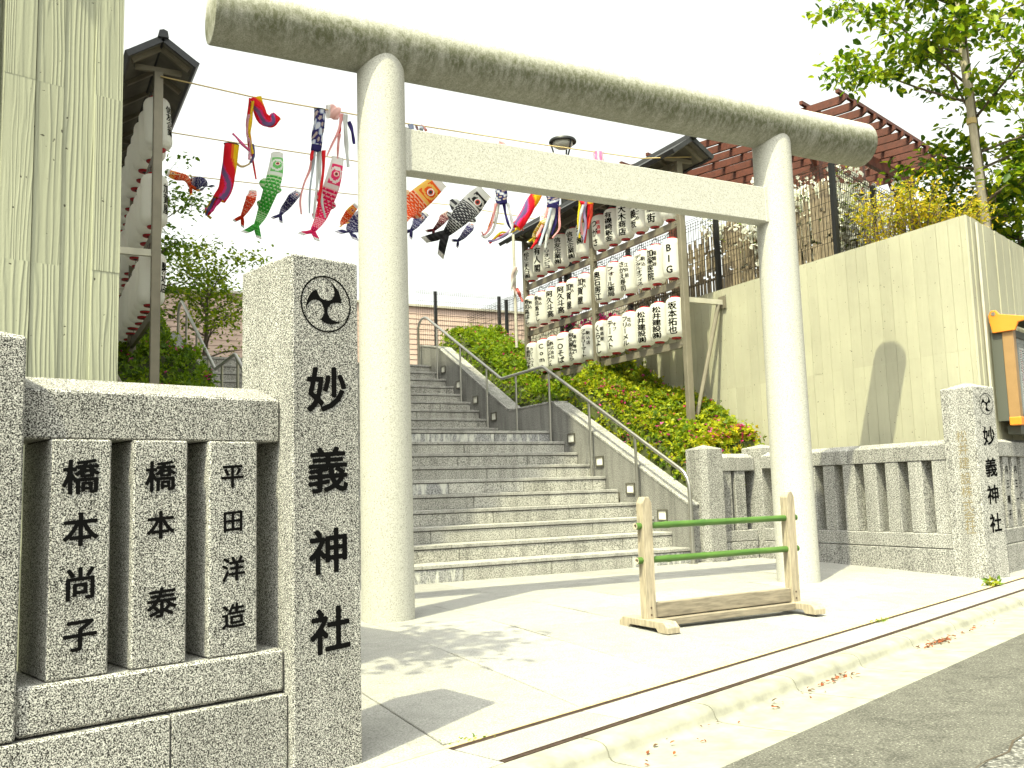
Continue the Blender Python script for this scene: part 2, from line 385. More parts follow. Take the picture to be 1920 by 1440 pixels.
def glass():
    m, t, b = new_mat('display_glass'); b.inputs['Base Color'].default_value = (0.9, 0.95, 0.93, 1); b.inputs['Roughness'].default_value = 0.02
    tr = t.nodes.new('ShaderNodeBsdfTransparent'); mx = t.nodes.new('ShaderNodeMixShader'); mx.inputs[0].default_value = 0.86
    out = t.nodes['Material Output']; t.links.new(b.outputs[0], mx.inputs[1]); t.links.new(tr.outputs[0], mx.inputs[2]); t.links.new(mx.outputs[0], out.inputs['Surface']); return m
M['glass'] = glass()

def flat_text(name, text, key, o, ux, uz, cells, mat, parent, lift=0.0012, shear=0.06, sx=1.0):
    """glyphs laid on the plane (o, ux, uz); cells = [(centre u, centre z, size)]"""
    n = ux.cross(uz)
    for ch, (cu, cz, sz) in zip(text, cells):
        V, F = GL[(key, ch)]; mb = MB()
        for q, (dx, dy) in enumerate(FAT if key == 'bold' else FAT[:1]):
            mb.add([o + ux*(cu+(x+dx)*sz*sx) + uz*(cz+(y+dy+shear*x)*sz) + n*(lift+q*0.00012) for x, y in V], F)
        obj(name, mb, mat, parent)
# ================================================================== SETTING: ground, kerb, paving, stairs, walls
KA = R(18.64); KU = Vector((math.cos(KA), math.sin(KA), 0)); KN = Vector((-math.sin(KA), math.cos(KA), 0)); K0 = Vector((-4.858, -4.817, 0))
def kerb_d(x, y): return (Vector((x, y, 0))-K0).dot(KN)
def zg(x, y):
    d = kerb_d(x, y); return -0.05*(1-max(0.0, min(1.0, d/1.6)))
def kp(u, d, z): return K0 + KU*u + KN*d + ZV*z

mb = MB(); mb.add([(-220, -220, -0.30), (220, -220, -0.30), (220, 260, -0.30), (-220, 260, -0.30)], [(0, 1, 2, 3)])
tag(obj('ground', mb, M['soil']), kind='structure')
mb = MB(); mb.prism([(-9.0, -0.16), (-0.722, -0.16), (-0.722, -0.100), (-4.5, -0.04), (-9.0, -0.10)], -30, 60, K0, (KU, KN, ZV))
tag(obj('road', mb, M['asphalt']), kind='structure')
# the older, rougher trench patch in the asphalt
mb = MB(); mb.prism([(-2.6, -0.064), (-1.36, -0.0862), (-1.36, -0.0842), (-2.6, -0.062)], -6, 9, K0, (KU, KN, ZV))
mpatch = granite('old_asphalt', [(0.34, 0.05), (0.5, 0.15), (0.6, 0.24), (0.70, 0.55)], 75, 0.9, (1, 0.985, 0.92), 0.7, 0.3)
tag(obj('road_patch', mb, mpatch), kind='structure')
rj = random.Random(3)
mb = MB(); pts = []
for i in range(60):
    pts.append(kp(-2+i*0.15, -1.36+rj.uniform(-0.02, 0.02), -0.0825))
for i in range(59):
    a, b = pts[i], pts[i+1]; wd = rj.uniform(0.001, 0.004)
    mb.add([a-KN*wd, b-KN*wd, b+KN*wd, a+KN*wd], [(0, 1, 2, 3)])
tag(obj('road_crack', mb, M['asphalt'] if 0 else M['soil']), kind='structure')

# kerb and gutter: one L-shaped concrete casting every 0.66 m
kerb = tag(obj('kerb', (lambda m: (m.prism([(-0.71, -0.28), (-0.262, -0.28), (-0.262, -0.075), (-0.33, -0.075), (-0.40, -0.13), (-0.71, -0.13)], -12, 30, K0, (KU, KN, ZV)), m)[1])(MB()), M['mortar']), kind='structure')
prof = [(-0.262, -0.14), (-0.262, -0.052), (-0.325, -0.052), (-0.350, -0.056), (-0.366, -0.066), (-0.374, -0.080), (-0.379, -0.096), (-0.388, -0.106), (-0.405, -0.110), (-0.55, -0.108), (-0.720, -0.101), (-0.720, -0.14)]
for i in range(-8, 24):
    a = 0.375+0.66*i
    mb = MB(); mb.prism(prof, a+0.004, a+0.656, K0, (KU, KN, ZV)); o = obj('kerb_stone', mb, M['kerb'], kerb); auto_smooth(o, 50)

# paved forecourt: granite slabs over mortar
mb = MB()
gx = np.linspace(-7.0, 3.2, 52); gy = np.linspace(-7, 1.2, 60)
def clip_poly(P, d0):
    out = []
    for i in range(len(P)):
        a, b = P[i], P[(i+1) % len(P)]; da, db = kerb_d(*a)-d0, kerb_d(*b)-d0
        if da >= 0: out.append(a)
        if da*db < 0:
            t = da/(da-db); out.append((a[0]+(b[0]-a[0])*t, a[1]+(b[1]-a[1])*t))
    return out
pv = MB()
for d0, d1, z0, z1 in ((-0.262, 0.0, -0.062, -0.062), (0.0, 1.6, -0.062, -0.012), (1.6, 9, -0.012, -0.012)):
    pv.add([kp(-14, d0, z0), kp(30, d0, z0), kp(30, d1, z1), kp(-14, d1, z1)], [(0, 1, 2, 3)])
pave = tag(obj('pavement', pv, M['mortar']), kind='structure')
def slab(P, th=0.02, cham=0.003):
    c = (sum(p[0] for p in P)/len(P), sum(p[1] for p in P)/len(P))
    n = len(P); V = []; dz = rj.uniform(-0.0008, 0.0008)
    for k, ins, dd in ((0, 0.0, -th), (1, 0.0, -cham), (2, cham, 0.0)):
        for x, y in P:
            L = math.hypot(x-c[0], y-c[1]); f = 1-ins*1.3/L if L > 0 else 1
            X, Y = c[0]+(x-c[0])*f, c[1]+(y-c[1])*f
            V.append((X, Y, zg(X, Y)+dz+dd))
    F = [tuple(2*n+i for i in range(n))]
    for k in (0, 1):
        F += [(k*n+i, k*n+(i+1) % n, (k+1)*n+(i+1) % n, (k+1)*n+i) for i in range(n)]
    mb = MB(); mb.add(V, F); return obj('paving_stone', mb, M['paving'], pave)
for ix in range(-4, 12):
    x0 = -4.853+0.665*ix; x1 = x0+0.665
    if x0 > 2.6: break
    for jy in range(-9, 2):
        off = 0.0 if ix % 2 == 0 else -0.47
        y0 = -0.005+0.95*jy+off; y1 = min(y0+0.95, -0.005)
        if y1 - y0 < 0.05: continue
        g = 0.0036
        P = clip_poly([(x0+g, y0+g), (x1-g, y0+g), (x1-g, y1-g), (x0+g, y1-g)], 0.03)
        if len(P) >= 3:
            A = 0.5*abs(sum(P[i][0]*P[(i+1) % len(P)][1]-P[(i+1) % len(P)][0]*P[i][1] for i in range(len(P))))
            if A > 0.004: slab(P)
# slot drain along the pavement edge: narrow cover stones between two steel-edged slits
drain = thing('slot_drain', 'slot drain with two dark steel edged slits along the pavement edge', 'drain', kp(2.5, -0.13, -0.05))
mb = MB(); mb.prism([(-0.262, -0.0615), (0.03, -0.0615), (0.03, -0.058), (-0.262, -0.058)], 0.0, 30, K0, (KU, KN, ZV)); obj('channel', mb, M['gutter_steel'], drain)
for i in range(0, 16):
    a = 0.0 + 0.66*i - 0.0
    mb = MB(); mb.prism([(-0.232, -0.057), (-0.03, -0.057), (-0.03, -0.050), (-0.232, -0.050)], a+0.003, a+0.657, K0, (KU, KN, ZV)); obj('cover_stone', mb, M['paving'], drain)
for d, u0 in ((-0.018, 0.0), (-0.247, 0.0)):
    mb = MB()
    for e in (-0.0105, -0.002, 0.0095):
        mb.prism([(d+e-0.002, -0.057), (d+e+0.002, -0.057), (d+e+0.002, -0.0485), (d+e-0.002, -0.0485)], u0, 12, K0, (KU, KN, ZV))
    obj('slot_edge', mb, M['gutter_steel'], drain)
mb = MB(); mb.prism([(0.0, -0.057), (0.029, -0.057), (0.029, -0.0487), (0.0, -0.0487)], -0.3, 12, K0, (KU, KN, ZV)); obj('slot_lip', mb, M['slotlip'], drain)
mb = MB()
mb.prism([(-0.262, -0.09), (0.03, -0.09), (0.03, -0.0502), (-0.262, -0.0502)], -8, -0.003, K0, (KU, KN, ZV))
tag(obj('pavement_edge', mb, M['paving']), kind='structure')

# ------------------------------------------------------------------ stairs
T, RI, LAND = 0.305, 0.155, 1.24
SX0, SX1 = -4.10, 0.0
def step_y(k): return (k-1)*T + (LAND if k > 10 else 0)
stairs = thing('stone_staircase', 'wide grey granite staircase with a landing rising behind the stone gate', 'staircase', (-2.05, 0, 0))
mb = MB()
for k in range(1, 20):
    y0 = step_y(k)+0.03; y1 = (step_y(k+1) if k < 19 else step_y(k)+4.0)+0.03
    mb.wbox((SX0, y0, -0.25), (SX1, y1, k*RI-0.034))
obj('stair_core', mb, M['mortar'], stairs)
rs = random.Random(11)
for k in range(1, 20):
    y = step_y(k); zt = k*RI; zb = (k-1)*RI + (0.0 if k > 1 else -0.01)
    x = SX0 - rs.uniform(0.0, 0.7)
    while x < SX1:
        x2 = min(x+0.92, SX1-0.002)
        xa = max(x, SX0)+0.002
        if x2-xa > 0.05:
            mb = MB(); pr = rs.uniform(0, 0.0025)
            mb.wbox((xa+0.001, y-pr, zb+0.001), (x2-0.003, y+0.032, zt-0.041))
            st = (k == 10) or (k == 6 and xa < -2.2) or (k == 1 and (xa < -2.6 or x2 > -0.2))
            obj('riser_stone', mb, M['step_stain'] if st else M['step'], stairs, bevel=0.003)
        x += 0.92
    yn = step_y(k+1) if k < 19 else y+0.42
    x = SX0 - rs.uniform(0.0, 1.2)
    while x < SX1:
        x2 = min(x+1.35, SX1-0.002); xa = max(x, SX0)+0.001
        if x2-xa > 0.05:
            mb = MB(); mb.wbox((xa, y-0.010, zt-0.034), (x2-0.001, yn+0.028, zt+rs.uniform(-0.0008, 0.0008))); obj('tread_stone', mb, M['tread'], stairs, bevel=0.004)
        x += 1.35
mb = MB(); mb.wbox((-14, step_y(19)+0.452, 2.6), (9, 24, 2.943)); tag(obj('upper_court', mb, M['paving']), kind='structure')

# sloping side walls (plinths) with dropped landing
def plinth(name, label, x0, x1):
    t = thing(name, label, 'stair wall', ((x0+x1)/2, 0, 0))
    zp = [(-0.02, -0.25), (-0.02, 0.57), (2.70, 1.895), (2.76, 1.912), (3.94, 1.905), (6.43, 3.187), (7.30, 3.35), (7.30, -0.25)]
    mb = MB(); mb.prism(zp, x0+0.0, x1, O0, (XYZ[0], XYZ[1], XYZ[2])); obj('wall_body', mb, M['plinth'], t)
    # coping slabs, proud by 8 mm with open joints
    segs = [((-0.028, 0.566), (2.70, 1.895), 3), ((2.72, 1.912), (3.94, 1.905), 1), ((3.965, 1.92), (6.43, 3.187), 3), ((6.45, 3.195), (7.30, 3.352), 1)]
    for (ya, za), (yb, zb), n in segs:
        for i in range(n):
            t0, t1 = i/n, (i+1)/n; g = 0.004
            A = Vector((0, ya+(yb-ya)*t0, za+(zb-za)*t0)); B = Vector((0, ya+(yb-ya)*t1, za+(zb-za)*t1))
            dr = (B-A).normalized(); nn = Vector((0, -dr.z, dr.y)); A = A+dr*g; B = B-dr*g
            mb = MB()
            mb.box(A, (XYZ[0], dr, nn), (x0-0.006, 0, 0.002), (x1+0.006, (B-A).length, 0.030))
            obj('coping_slab', mb, M['granite_mid'], t, bevel=0.004)
    return t
PL_R = plinth('stair_wall', 'sloping granite side wall beside the steps and the long azalea bed', 0.0, 0.235)
PL_L = plinth('stair_wall', 'sloping granite side wall of the stairs under the far handrail, mostly hidden', -4.335, -4.10)
# recessed lights in the side wall
for i, (y, z) in enumerate([(6.2, 2.803), (5.62, 2.485), (5.01, 2.182), (4.40, 1.877), (2.26, 1.422), (1.63, 1.108), (1.02, 0.775), (0.445, 0.481)]):
    nm = ['at the very top of the stairs', 'second from the top of the stairs', 'third from the top of the stairs', 'just above the landing', 'just below the landing',
          'third from the bottom, half in sun', 'second from the bottom, water stained', 'lowest, beside the bottom steps'][i]
    t = thing('step_light', 'square step light in the stair side wall, '+nm, 'step light', (-0.004, y, z), 'square step lights in the stair wall')
    hw, hh, b = 0.085, 0.062, 0.017
    mb = MB()
    mb.wbox((-0.016, y-hw, z-hh), (-0.001, y-hw+b, z+hh)); mb.wbox((-0.016, y+hw-b, z-hh), (-0.001, y+hw, z+hh))
    mb.wbox((-0.016, y-hw+b, z+hh-b), (-0.001, y+hw-b, z+hh)); mb.wbox((-0.016, y-hw+b, z-hh), (-0.001, y+hw-b, z-hh+b))
    obj('light_frame', mb, M['grille'], t)
    mb = MB(); mb.wbox((-0.008, y-hw+b, z-hh+b), (-0.001, y+hw-b, z+hh-b)); obj('lens', mb, M['lens'], t)

# handrails
def handrail(label, x):
    t = thing('handrail', label, 'handrail', (x, 0, 0))
    path = [(x, -0.115, 0.0), (x, -0.115, 0.74), (x, -0.108, 0.80), (x, -0.085, 0.865), (x, -0.045, 0.917), (x, 0.01, 0.955), (x, 2.78, 2.385), (x, 2.83, 2.40), (x, 3.99, 2.385), (x, 4.04, 2.40),
            (x, 6.72, 3.755), (x, 6.80, 3.775), (x, 6.93, 3.775), (x, 7.05, 3.72), (x, 7.10, 3.64), (x, 7.10, 2.945)]
    mb = MB(); mb.tube(path, 0.021, 10); auto_smooth(obj('rail', mb, M['steel'], t, smooth=True), 60)
    for y in (6.30, 5.39, 4.48, 3.57, 2.66, 1.72, 0.80):
        zt = 0.955+(y-0.01)*0.5162 if y < 2.78 else (2.392 if y < 4.0 else 2.40+(y-4.04)*0.5056)
        k = next((kk for kk in range(19, 0, -1) if y >= step_y(kk)), 0); zb = k*RI
        mb = MB(); mb.tube([(x, y, zb), (x, y, zt)], 0.016, 8); auto_smooth(obj('post', mb, M['steel'], t, smooth=True))
    mb = MB(); mb.lathe([(0.05, 0), (0.05, 0.008), (0.0, 0.009)], (x, -0.115, 0), 14); obj('base_flange', mb, M['steel'], t)
handrail('brushed steel handrail beside the azalea bed and step lights', -0.07)
handrail('brushed steel handrail seen in the gap above the near fence', -4.03)

# ------------------------------------------------------------------ board-marked concrete walls
def board_face(mb, att, o, ux, uz, u0, u1, zs, board, rng, depth=0.004):
    """vertical board imprints: strips at slightly different depths with a thin fin between them"""
    n = ux.cross(uz); k = 0; u = u0
    while u < u1-1e-4:
        b = min(board*rng.uniform(0.93, 1.07), u1-u)
        if u1-(u+b) < board*0.3: b = u1-u
        d0 = rng.uniform(-depth, depth)
        for zi in range(len(zs)-1):
            d = d0+rng.uniform(-0.0012, 0.0012); rnd = rng.random()
            g = 0.0022 if depth > 0.003 else 0.0035
            za, zb = zs[zi], zs[zi+1]
            P = [o+ux*(u+g)+uz*za+n*d, o+ux*(u+b-g)+uz*za+n*d, o+ux*(u+b-g)+uz*zb+n*d, o+ux*(u+g)+uz*zb+n*d,
                 o+ux*u+uz*za-n*0.012, o+ux*(u+b)+uz*za-n*0.012, o+ux*(u+b)+uz*zb-n*0.012, o+ux*u+uz*zb-n*0.012]
            mb.add(P, [(0, 1, 2, 3), (0, 3, 7, 4), (1, 5, 6, 2), (3, 2, 6, 7), (0, 4, 5, 1)])
            for (uu, zz) in ((u, za), (u+b, za), (u+b, zb), (u, zb), (u, za), (u+b, za), (u+b, zb), (u, zb)): att.append((uu, rnd, zz))
        u += b
def board_wall(name, faces, mat, parent, extra=None):
    mb = MB(); att = []
    rng = random.Random(len(name)*17+5)
    for f in faces: board_face(mb, att, *f[:6], f[6], rng, f[7] if len(f) > 7 else 0.004)
    if extra:
        n0 = len(mb.v); extra(mb); att += [(v[0], 0.5, v[2]) for v in mb.v[n0:]]
    o = obj(name, mb, mat, parent)
    a = o.data.attributes.new('uvw', 'FLOAT_VECTOR', 'POINT'); a.data.foreach_set('vector', np.array(att, dtype=np.float32).ravel())
    return o
# right-hand retaining wall: one face along the stairs, one along the street
WX = 1.44; WT = 3.17; WC = Vector((WX, -2.39, 0))
t = thing('retaining_wall', 'tall sunlit board-marked concrete retaining wall behind the low stone fence', 'wall', (WX, -2.4, 0))
board_wall('side_face', [(Vector((WX, -2.39, 0)), Vector((0, -1, 0)), ZV, -10.4, 0.0, [-0.3, 0.72, 1.935, WT], 0.135, 0.0025)], M['concrete_wall'], t)
board_wall('street_face', [(WC, KU, ZV, 0.0, 9.0, [-0.3, 0.72, 1.94, WT], 0.12, 0.006)], M['concrete_wall'], t)
mb = MB(); e = KU*9
P = [Vector((WX+0.013, 8.0, 0)), Vector((WX+0.013, -2.375, 0)), WC+KU*9.0+KN*0.013, WC+KU*9+KN*0.25, Vector((WX+0.26, -2.08, 0)), Vector((WX+0.26, 8.0, 0))]
mb.add([p+ZV*-0.3 for p in P]+[p+ZV*(WT-0.001) for p in P], [(6, 7, 10, 11), (7, 8, 9, 10), (0, 1, 7, 6), (1, 2, 8, 7), (2, 3, 9, 8), (3, 4, 10, 9), (4, 5, 11, 10), (5, 0, 6, 11)])
obj('wall_core', mb, M['concrete_wall'], t)
mb = MB(); mb.wbox((WX+0.2, -0.2, 2.6), (40, 30, 3.02)); 
P = [Vector((WX+0.2, -2.1, 0)), WC+KU*9+KN*0.2, WC+KU*9+KN*4.5, Vector((WX+0.2, 1, 0))]
mb.add([p+ZV*2.6 for p in P]+[p+ZV*3.025 for p in P], [(4, 5, 6, 7), (0, 1, 5, 4), (1, 2, 6, 5), (2, 3, 7, 6), (3, 0, 4, 7)])
tag(obj('terrace', mb, M['soil']), kind='structure')
# conduit on the street face
mb = MB(); c0 = WC+KU*0.20-KN*0.025
mb.tube([c0+ZV*0.3, c0+ZV*1.2, c0+ZV*3.13], 0.013, 8)
tag(auto_smooth(obj('conduit_pipe', mb, M['galv'], smooth=True)), 'thin pale conduit pipe fixed upright near the concrete wall corner', 'pipe')

# left-hand concrete pier: tall, board-marked, with an open expansion joint
FA = R(14.6); FU = Vector((math.cos(FA), math.sin(FA), 0)); FN = Vector((-math.sin(FA), math.cos(FA), 0))
BC = at_d(227, 360, 3.45); BC = Vector((BC.x, BC.y, 0))
t = thing('concrete_pier', 'tall pale concrete wall with strong wood grain imprint behind the near fence', 'wall', BC)
zsA = [-0.3, 0.62, 1.62, 2.275, 3.9]
board_wall('pier_face', [(BC, FU, ZV, -0.405, 0.0, zsA, 0.1012, 0.007),
                         (BC-FN*0.012, FU, ZV, -1.9, -0.455, [-0.3, 2.42, 3.9], 0.40, 0.006)], M['concrete_near'], t)
def core(mb):
    mb.box(BC, (FU, FN, ZV), (-0.404, 0.004, -0.3), (-0.0005, 1.5, 3.895))
    mb.box(BC, (FU, FN, ZV), (-1.9, 0.010, -0.3), (-0.456, 1.5, 3.89))
    mb.box(BC, (FU, FN, ZV), (-0.456, 0.05, -0.3), (-0.404, 1.49, 3.88))
board_wall('pier_core', [], M['concrete_near'], t, core)

# unseen tall block, added so that its edge shades the upper steps
t = thing('shade_block', 'tall white block added out of view beyond the concrete pier to shade the upper steps', 'building', (-11, 5, 0))
mb = MB(); mb.wbox((-18, -1.85, -0.3), (-6.15, 13, 16.6)); obj('wall', mb, M['whitewall'], t)
for fl in range(0, 5):
    for yy in (0.2, 3.4, 6.6, 9.8):
        mb = MB(); mb.wbox((-6.16, yy, fl*2.8+0.9), (-6.10, yy+1.6, fl*2.8+2.2)); w_ = obj('window', mb, M['galv'], t)
        mb = MB(); mb.wbox((-6.098, yy+0.07, fl*2.8+0.97), (-6.094, yy+1.53, fl*2.8+2.13)); obj('pane', mb, M['darkgap'], w_)
    for xx in (-17, -13.5, -10):
        mb = MB(); mb.wbox((xx, -1.95, fl*2.8+0.9), (xx+1.8, -1.89, fl*2.8+2.2)); w_ = obj('window', mb, M['galv'], t)
        mb = MB(); mb.wbox((xx+0.07, -1.956, fl*2.8+0.97), (xx+1.73, -1.952, fl*2.8+2.13)); obj('pane', mb, M['darkgap'], w_)
# ================================================================== torii gate
TY = -2.0
xL = at_y(728, 1150, TY).x; xR = at_y(1497, 1075, TY).x; KZ, KR = 3.83, 0.197
tor = thing('torii_gate', 'big pale stone torii gate with a dark stained round top beam', 'gate', ((xL+xR)/2, TY, 0))
for x in (xL, xR):
    mb = MB(); z0 = zg(x, TY)-0.03
    mb.lathe([(0.170, z0), (0.170, z0+0.05), (0.169, 0.4), (0.163, 2.2), (0.160, KZ-0.02)], (x, TY, 0), 48)
    auto_smooth(obj('pillar', mb, M['torii'], tor), 35)
mb = MB(); xa, xb = -5.15, 0.60
prof = [(0.0, 0.0), (KR-0.012, 0.0), (KR-0.003, 0.004), (KR, 0.013)]
L = xb-xa; pr = [(r, z) for r, z in prof] + [(KR, L*i/12) for i in range(1, 12)] + [(r, L-z) for r, z in prof[::-1]]
n = 64; base = []
for r, z in pr:
    for k in range(n):
        a = 2*math.pi*k/n; mb.v.append((z-L/2, r*math.cos(a), r*math.sin(a)))
for i in range(len(pr)-1):
    for k in range(n): mb.f.append((i*n+k, i*n+(k+1) % n, (i+1)*n+(k+1) % n, (i+1)*n+k)[::-1]); mb.m.append(0)
o = obj('top_beam', mb, M['kasagi'], tor); auto_smooth(o, 35); o.location = ((xa+xb)/2, TY, KZ)
mb = MB(); mb.wbox((xL+0.02, TY-0.066, 2.96), (xR-0.02, TY+0.066, 3.255)); obj('tie_beam', mb, M['torii'], tor, bevel=0.006)
for x, s in ((xL, 1), (xR, -1)):                       # collars where the tie beam enters the pillars
    mb = MB(); xa_ = x+s*0.125
    mb.wbox((min(xa_, xa_+s*0.05), TY-0.071, 2.955), (max(xa_, xa_+s*0.05), TY+0.071, 3.26)); obj('tie_beam_collar', mb, M['torii'], tor, bevel=0.004)

# ================================================================== stone fences and name pillars
def emblem(o, ux, uz, cu, cz, r, mat, parent, lift=0.0012):
    """ring with three curled arms"""
    mb = MB(); n = ux.cross(uz); N = 64
    V = []
    for k in range(N):
        a = 2*math.pi*k/N
        for rr in (r, r*0.945): V.append(o+ux*(cu+rr*math.cos(a))+uz*(cz+rr*math.sin(a))+n*lift)
    mb.add(V, [(2*k, 2*k+1, (2*k+3) % (2*N), (2*k+2) % (2*N))[::-1] for k in range(N)])
    outer = [(-0.16, 0.99), (0.02, 0.92), (0.2, 0.81), (0.35, 0.69), (0.47, 0.56), (0.55, 0.42), (0.6, 0.28), (0.61, 0.18), (0.60, 0.09)]
    inner = [(-0.16, 0.945), (-0.05, 0.92), (0.06, 0.875), (0.17, 0.80), (0.25, 0.72), (0.31, 0.60), (0.34, 0.47), (0.33, 0.37), (0.29, 0.28), (0.23, 0.20), (0.15, 0.15), (0.06, 0.13), (-0.02, 0.135)]
    blunt = [(0.47, 0.10), (0.38, 0.10), (0.29, 0.085), (0.21, 0.04), (0.155, -0.03), (0.13, -0.10)]
    # triangulated as strips between inner and outer edges, then the hub
    arm = []
    for q in range(3):
        a = 2*math.pi*q/3; ca, sa = math.cos(a), math.sin(a)
        f = lambda p: o+ux*(cu+r*(p[0]*ca-p[1]*sa))+uz*(cz+r*(p[0]*sa+p[1]*ca))+n*(lift+0.00015*q)
        poly = outer+blunt+[(0.0, 0.0)]+inner[::-1]
        bm = bmesh.new(); vs = [bm.verts.new(f(p)) for p in poly]; fc = bm.faces.new(vs); fc.normal_update()
        bmesh.ops.triangulate(bm, faces=[fc]); bm.verts.index_update()
        mb.add([v.co.copy() for v in bm.verts], [tuple(v.index for v in g.verts) for g in bm.faces]); bm.free()
    return obj('emblem', mb, mat, parent)

def capped(mb, o, ax, lo, hi, zt, apex):
    """a post with a low pyramid top"""
    (u0, v0, z0), (u1, v1) = lo, hi
    mb.box(o, ax, (u0, v0, z0), (u1, v1, zt))
    b = [o+ax[0]*u+ax[1]*v+ZV*zt for u, v in ((u0, v0), (u1, v0), (u1, v1), (u0, v1))]; c = o+ax[0]*((u0+u1)/2)+ax[1]*((v0+v1)/2)+ZV*apex
    mb.v[-4:] = mb.v[-4:]
    fl = [(0, 1, 4), (1, 2, 4), (2, 3, 4), (3, 0, 4)]
    if ax[0].cross(ax[1]).z < 0: fl = [f[::-1] for f in fl]
    mb.f.pop(len(mb.f)-5)  # the flat top of the box is replaced by the pyramid
    mb.m.pop(); mb.add(b+[c], fl)
def fence_part(name, parent, o, ax, lo, hi, mat, bev=0.006):
    mb = MB(); mb.box(o, ax, lo, hi); return obj(name, mb, mat, parent, bevel=bev)
def rail_cap(name, parent, o, ax, u0, u1, v0, v1, z0, z1, rise, mat):
    mb = MB(); vm = (v0+v1)/2
    mb.prism([(v0, z0), (v1, z0), (v1, z1), (vm, z1+rise), (v0, z1)], u0, u1, o, ax)
    if ax[0].cross(ax[1]).z < 0: mb.f = [f[::-1] for f in mb.f]
    return obj(name, mb, mat, parent, bevel=0.005)

# ---- near fence (granite with black filled names)
G = M['granite']; LO = Vector((-5.389, -4.889, 0)); LAX = (FU, FN, ZV)
nf = thing('stone_fence', 'speckled granite shrine fence with three name posts, close to the camera', 'fence', LO-FU*0.4)
rail_cap('top_rail', nf, LO, LAX, -0.748, -0.003, 0.078, 0.36, 0.962, 1.094, 0.050, G)
fence_part('lower_rail', nf, LO, LAX, (-0.748, 0.049, 0.206), (-0.003, 0.33, 0.330), G, 0.008)
for a, b in ((-2.4, -1.55), (-1.546, -0.362), (-0.358, -0.003)):
    fence_part('base_block', nf, LO, LAX, (a, 0.028, -0.12), (b, 0.36, 0.199), G, 0.004)
posts = [(-0.678, -0.522), (-0.462, -0.306), (-0.240, -0.086)]
for a, b in posts: fence_part('name_post', nf, LO, LAX, (a, 0.062, 0.331), (b, 0.312, 0.961), G, 0.005)
mb = MB(); capped(mb, LO, LAX, (-1.06, 0.036, 0.204), (-0.752, 0.34), 1.225, 1.275); obj('end_post', mb, G, nf, bevel=0.006)
def L_text(name, txt, cells, parent, v): flat_text(name, txt, 'bold', LO+FN*v, FU, ZV, cells, M['ink'], parent)
L_text('character', '橋本尚子', [(-0.602, 0.861, 0.098), (-0.600, 0.720, 0.094), (-0.598, 0.577, 0.090), (-0.596, 0.444, 0.090)], nf, 0.062)
L_text('character', '橋本泰', [(-0.386, 0.860, 0.090), (-0.384, 0.722, 0.082), (-0.378, 0.506, 0.088)], nf, 0.062)
L_text('character', '平田洋造', [(-0.168, 0.858, 0.076), (-0.166, 0.723, 0.070), (-0.164, 0.582, 0.076), (-0.163, 0.445, 0.076)], nf, 0.062)
# ---- near name pillar
np_ = thing('name_pillar', 'tall granite name pillar with black crest and shrine name, close to the camera', 'pillar', LO)
mb = MB(); capped(mb, LO, LAX, (0.0, 0.0, -0.10), (0.243, 0.345), 1.555, 1.60); obj('pillar_body', mb, G, np_, bevel=0.005)
flat_text('character', '妙義神社', 'bold', LO, FU, ZV, [(0.122, 1.128, 0.150), (0.124, 0.872, 0.150), (0.126, 0.618, 0.146), (0.130, 0.375, 0.146)], M['ink'], np_)
emblem(LO, FU, ZV, 0.121, 1.405, 0.093, M['ink'], np_)

# ---- fence along the side of the forecourt (bush-hammered, unlettered)
GM = M['granite_mid']
sf = thing('stone_fence', 'pale granite fence with plain posts beside the forecourt, below the concrete wall', 'fence', (0.95, -1.2, 0))
SO = Vector((0.92, 0, 0)); SAX = (Vector((0, -1, 0)), Vector((1, 0, 0)), ZV)
for a, b in ((0.10, 1.288), (1.292, 2.385)): rail_cap('top_rail', sf, SO, SAX, a, b, 0.0, 0.22, 0.945, 1.078, 0.045, GM)
for a, b in ((0.10, 1.308), (1.312, 2.385)): fence_part('lower_rail', sf, SO, SAX, (a, -0.012, 0.186), (b, 0.225, 0.312), GM)
for a, b in ((0.10, 1.03), (1.033, 1.76), (1.763, 2.385)): fence_part('base_block', sf, SO, SAX, (a, -0.026, -0.12), (b, 0.23, 0.180), GM, 0.004)
for i in range(-1, 8):
    y = 2.365-0.2515*i-0.145
    if i < 0: continue
    fence_part('fence_post', sf, SO, SAX, (y, 0.006, 0.313), (y+0.145, 0.15, 0.944), GM, 0.005)
# return section towards the stairs
RO = Vector((0, 0.0, 0)); RAX = (XYZ[0], XYZ[1], ZV)
rail_cap('top_rail', sf, RO, RAX, 0.385, 0.915, 0.0, 0.22, 0.930, 1.075, 0.045, GM)
fence_part('lower_rail', sf, RO, RAX, (0.385, -0.010, 0.186), (0.905, 0.225, 0.300), GM)
fence_part('base_block', sf, RO, RAX, (0.385, -0.022, -0.12), (0.892, 0.23, 0.180), GM, 0.004)
for a in (0.455, 0.645): fence_part('fence_post', sf, RO, RAX, (a, 0.012, 0.301), (a+0.145, 0.15, 0.929), GM, 0.005)
mb = MB(); capped(mb, Vector((0.93, -0.09, 0)), RAX, (0, 0, -0.1), (0.30, 0.30), 1.175, 1.215); obj('corner_post', mb, GM, sf, bevel=0.006)
mb = MB()                                             # octagonal-edged end post by the steps
pf = [(0.115, -0.06), (0.175, -0.12), (0.38, -0.12), (0.38, 0.16), (0.115, 0.16)]
V = [Vector((x, y, -0.1)) for x, y in pf]+[Vector((x, y, 1.165)) for x, y in pf]+[Vector((0.25, 0.02, 1.21))]
mb.add(V, [(i, (i+1) % 5, 5+(i+1) % 5, 5+i) for i in range(5)]+[(5+i, 5+(i+1) % 5, 10) for i in range(5)]); obj('end_post', mb, GM, sf, bevel=0.005)

